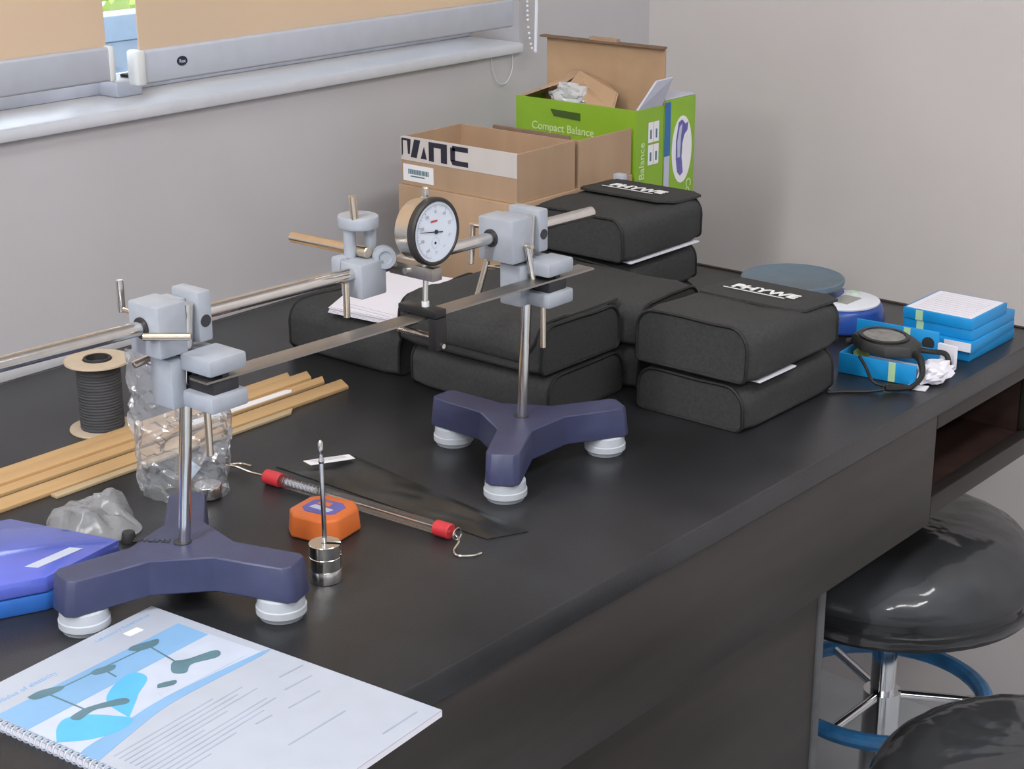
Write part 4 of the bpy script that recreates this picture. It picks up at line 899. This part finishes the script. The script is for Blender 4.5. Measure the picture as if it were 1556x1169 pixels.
obj('spring', tube(b, pts[::1], 0.0003, 5), 'brushed', t)
e = B_ + dd * 0.011
obj('hook', tube(NB(), smooth_path([e, e + dd * 0.006 + Vector((0, -0.002, 0)), e + dd * 0.014 + Vector((0, -0.006, -0.003)), e + dd * 0.020 + Vector((0, -0.020, -0.0055)), e + dd * 0.030 + Vector((0, -0.026, -0.0058)), e + dd * 0.040 + Vector((0, -0.018, -0.0058)), e + dd * 0.042 + Vector((0, -0.010, -0.0058))], 7), 0.0010, 7), 'steel', t)
obj('hook_ring', tube(NB(), [e + dd * 0.007 + Vector((0, 0.0055 * math.cos(k * math.tau / 20), 0.0055 * math.sin(k * math.tau / 20) - 0.0005)) for k in range(20)], 0.0008, 6, closed=True), 'steel', t)
obj('pull_wire', tube(NB(), smooth_path([A_, A_ - dd * 0.02 + Vector((0, 0, -0.001)), A_ - dd * 0.045 + Vector((0, 0.004, -0.002)), A_ - dd * 0.056 + Vector((0, 0.002, -0.0025)), A_ - dd * 0.050 + Vector((0, 0.014, -0.003)), A_ - dd * 0.036 + Vector((0, 0.016, -0.003))], 7), 0.0012, 7), 'brassy', t)
# black pouch with a white label
b = NB(); nu, nv = 24, 10; g_ = []
c00, c10, c11, c01 = Vector((0.432, 1.046)), Vector((0.708, 1.040)), Vector((0.716, 1.078)), Vector((0.446, 1.118))
c10 = Vector((0.704, 1.046)); c11 = Vector((0.722, 1.082))
for i in range(nu + 1):
    row = []
    for j in range(nv + 1):
        u, v = i / nu, j / nv; p = (c00 * (1 - u) + c10 * u) * (1 - v) + (c01 * (1 - u) + c11 * u) * v
        e_ = min(u, 1 - u, v, 1 - v); z = T + 0.0008 + 0.004 * min(1, e_ * 6) * (0.6 + 0.8 * noise.noise(Vector((u * 5, v * 3, 1.7))))
        row.append(b.verts.new((p.x, p.y, z)))
    g_.append(row)
for i in range(nu):
    for j in range(nv): b.faces.new((g_[i][j], g_[i + 1][j], g_[i + 1][j + 1], g_[i][j + 1]))
r = bmesh.ops.extrude_face_region(b, geom=list(b.faces))
for v in [x for x in r['geom'] if isinstance(x, bmesh.types.BMVert)]: v.co.z = T + 0.0002
po = thing('black_pouch', 'flat black plastic pouch with a white label lying behind the spring balance', 'pouch', (0.57, 1.07, T))
obj('pouch_body', b, 'pouch', po, ang=60)
lb = obj('label', prism(NB(), [(0.452, 1.063), (0.466, 1.060), (0.487, 1.100), (0.474, 1.104)], T + 0.0062, T + 0.0066), 'white', po, smooth=False)
b = NB()
for k in range(3):
    p0 = Vector((0.4565 + 0.003 * k, 1.0665)); p1 = p0 + Vector((0.016, 0.031)); n = Vector((0.0004, -0.0002))
    b.faces.new([b.verts.new((q.x, q.y, T + 0.0068)) for q in (p0 - n, p0 + n, p1 + n, p1 - n)])
obj('print_line', b, 'paperline', lb, smooth=False)

# ================================================================== SPIRAL-BOUND BOOKLET
bp = thing('booklet', 'spiral-bound booklet with a pale blue cover overhanging the bench edge', 'booklet', (0.74, 0.70, T))
ux, uy = Vector((-0.08868, 0.99606, 0)), Vector((-0.99606, -0.08868, 0))
O = Vector((0.8804, 0.7928, 0)) - ux * 0.210
pg = basis((O.x, O.y, T), ux, uy)
def page(pts, z0, z1): return prism(NB(), [(x / 1000, y / 1000) for x, y in pts], z0, z1, pg)
obj('pages', page([(19, 0), (210, 0), (210, 292), (19, 292)], 0.0004, 0.0050), 'paper', bp, smooth=False)
cv = obj('cover', page([(19, 0), (210, 0), (210, 293), (19, 293)], 0.0051, 0.0057), 'coverwhite', bp, smooth=False)
Zc = 0.0057
def curvy(pts): return [(p.x, p.y) for p in smooth_path([(x, y, 0) for x, y in pts + pts[:1]], 6)[:-1]]
def prt(name, pts, m, k=1):
    if name in ('swoosh', 'picture_base', 'picture_clamp'): pts = curvy(pts)
    return obj(name, page(pts, Zc + 0.0001 * (k - 1), Zc + 0.0001 * k), m, cv, smooth=False)
prt('picture', [(24, 168), (202, 166), (200, 253), (24, 256)], 'coverpale')
prt('picture_sky', [(24, 222), (200, 220), (200, 253), (24, 256)], 'coverblue', 2)
prt('swoosh', [(24, 150), (60, 158), (110, 166), (198, 162), (198, 167), (110, 176), (60, 172), (24, 168)], 'coverblue', 2)
prt('swoosh', [(76, 176), (96, 190), (104, 196), (124, 208), (124, 222), (108, 222), (88, 212), (80, 200)], 'covercyan', 3)
prt('swoosh', [(24, 192), (36, 206), (48, 212), (60, 206), (72, 186), (76, 172), (60, 168), (40, 176)], 'covercyan', 3)
for pts in ([(148, 208), (140, 198), (146, 190), (158, 196), (176, 188), (184, 192), (182, 198), (162, 204), (154, 210)],
            [(64, 212), (52, 210), (54, 202), (70, 204), (88, 192), (94, 196), (90, 202), (72, 210)],
            [(117, 190), (128, 184), (133, 188), (122, 194)]): prt('picture_base', pts, 'coverdark', 4)
for pts in ([(146, 252), (150, 244), (164, 240), (172, 246), (164, 250), (152, 254)], [(104, 248), (106, 242), (118, 238), (124, 243), (112, 249)], [(54, 258), (56, 250), (74, 246), (80, 250), (66, 258)]): prt('picture_clamp', pts, 'coverdark', 4)
def ln(a, b, w_): 
    d_ = (Vector(b) - Vector(a)).normalized(); n_ = Vector((-d_.y, d_.x)) * w_; a, b = Vector(a), Vector(b); return [tuple(q) for q in (a - n_, b - n_, b + n_, a + n_)]
for a, b_ in (((62, 250), (168, 243)), ((160, 244), (152, 200)), ((66, 250), (66, 205)), ((114, 242), (112, 228))): prt('picture_rod', ln(a, b_, 0.8), 'coverdark', 3)
prt('picture_tray', [(110, 176), (190, 172), (192, 180), (150, 184), (112, 184)], 'coverpale', 3)
prt('logo', [(163, 268), (177, 267), (177, 275), (163, 276)], 'white')
text('lettering', 'Modulus of elasticity', 0.0074, pg @ Matrix.Translation((0.030, 0.268, Zc + 0.0001)), 'coverblue', cv, extrude=0.0001)
text('lettering', 'Laboratory Experiments', 0.0056, pg @ Matrix.Translation((0.142, 0.2815, Zc + 0.0001)), 'coverblue', cv, extrude=0.0001)
for k in range(11): prt('text_line', ln((34, 146 - k * 5.2), (34 + (95, 120, 110, 125, 88, 60, 118, 122, 104, 70, 40)[k], 146 - k * 5.2), 0.7), 'coverline')
for a, b_ in (((180, 128), (204, 126)), ((168, 112), (196, 110)), ((150, 92), (182, 90)), ((120, 96), (136, 95)), ((112, 58), (170, 56)), ((160, 14), (198, 13))): prt('text_line', ln(a, b_, 0.9), 'coverline')
b = NB()
for k in range(45):
    y = 0.008 + k * 0.0061
    ring = [pg @ Vector((0.0185 + 0.0042 * math.cos(q * math.tau / 12), y + 0.0008 * math.sin(q * math.tau / 12), 0.0050 + 0.0040 * math.sin(q * math.tau / 12))) for q in range(12)]
    tube(b, ring, 0.0006, 5, closed=True)
cl = obj('spiral_coil', b, 'coverpale', bp)
b = NB()
for k in range(45): box(b, 0.0205, 0.0235, 0.0065 + k * 0.0061, 0.0095 + k * 0.0061, Zc, Zc + 0.0001, pg)
obj('punch_hole', b, 'coverdark', cv, smooth=False)['kind'] = 'stuff'; cl['kind'] = 'stuff'

# ================================================================== STOOLS
def stool(label, x, y, zb, r, hgt, ring=True):
    t = thing('lab_stool', label, 'stool', (x, y, 0), group='round stools with plastic-wrapped seats')
    mt = Matrix.Translation((x, y, zb))
    obj('seat_base', lathe(NB(), [(r * 0.90, 0), (r * 0.99, 0.004), (r, 0.012), (r, 0.022), (r * 0.97, 0.026)], mt, 64), 'blackplastic', t)
    pf = [(r * 0.96, 0.026)]
    for k in range(1, 13):
        a = math.pi / 2 * k / 12; pf.append((r * (0.45 + 0.56 * math.cos(a) ** 0.8 if k < 12 else 0.45), 0.030 + (hgt - 0.034) * math.sin(a)))
    pf.append((r * 0.12, hgt + 0.001))
    seat = obj('cushion', lathe(NB(), pf, mt, 64), 'vinyl', t)
    b = NB(); seg = 96; rings = []
    prof = [(r * 1.012, 0.010)] + [(q[0] + 0.004, q[1] + 0.004) for q in pf]
    for (rr_, z) in prof:
        row = []
        for i in range(seg):
            a = math.tau * i / seg; k = 1 + 0.012 * noise.noise(Vector((math.cos(a) * 5, math.sin(a) * 5, z * 60)))
            row.append(b.verts.new((x + rr_ * k * math.cos(a), y + rr_ * k * math.sin(a), zb + z + 0.002 * noise.noise(Vector((math.cos(a) * rr_ * 60, math.sin(a) * rr_ * 60, z * 30))))))
        rings.append(row)
    for A, B in zip(rings, rings[1:]):
        for i in range(seg): b.faces.new((A[i], A[(i + 1) % seg], B[(i + 1) % seg], B[i]))
    b.faces.new(rings[-1])
    obj('plastic_wrap', b, 'wrap', seat, ang=70)
    obj('hub', lathe(NB(), [(0.030, -0.030), (0.040, 0.0)], mt, 32), 'blackplastic', t)
    obj('post', cy((x, y, 0.06), (x, y, zb - 0.03), 0.016, seg=28), 'chrome', t)
    obj('sleeve', cy((x, y, 0.05), (x, y, zb - 0.14), 0.024, seg=28), 'chrome', t)
    pts = [(x + 0.13 * math.cos(k * math.tau / 40), y + 0.13 * math.sin(k * math.tau / 40), zb - 0.145) for k in range(40)]
    rg = obj('foot_ring', tube(NB(), pts, 0.011, 10, closed=True), 'bluewrap', t)
    for k in range(3):
        a = k * math.tau / 3 + 0.5
        obj('spoke', cy((x + 0.02 * math.cos(a), y + 0.02 * math.sin(a), zb - 0.145), (x + 0.125 * math.cos(a), y + 0.125 * math.sin(a), zb - 0.145), 0.006, seg=12), 'chrome', rg)
    for k in range(4):
        a = k * math.tau / 4 + 0.3
        obj('leg', tube(NB(), [(x + 0.015 * math.cos(a), y + 0.015 * math.sin(a), 0.07), (x + 0.11 * math.cos(a), y + 0.11 * math.sin(a), 0.045), (x + 0.19 * math.cos(a), y + 0.19 * math.sin(a), 0.014)], 0.013, 10), 'chrome', t)
    return t
stool('black round stool in clear wrap tucked under the far end of the bench', 0.716, 1.806, 0.42, 0.178, 0.105)
stool('nearer black round stool in clear wrap, cut off by the bottom right corner', 1.085, 1.43, 0.395, 0.170, 0.105)
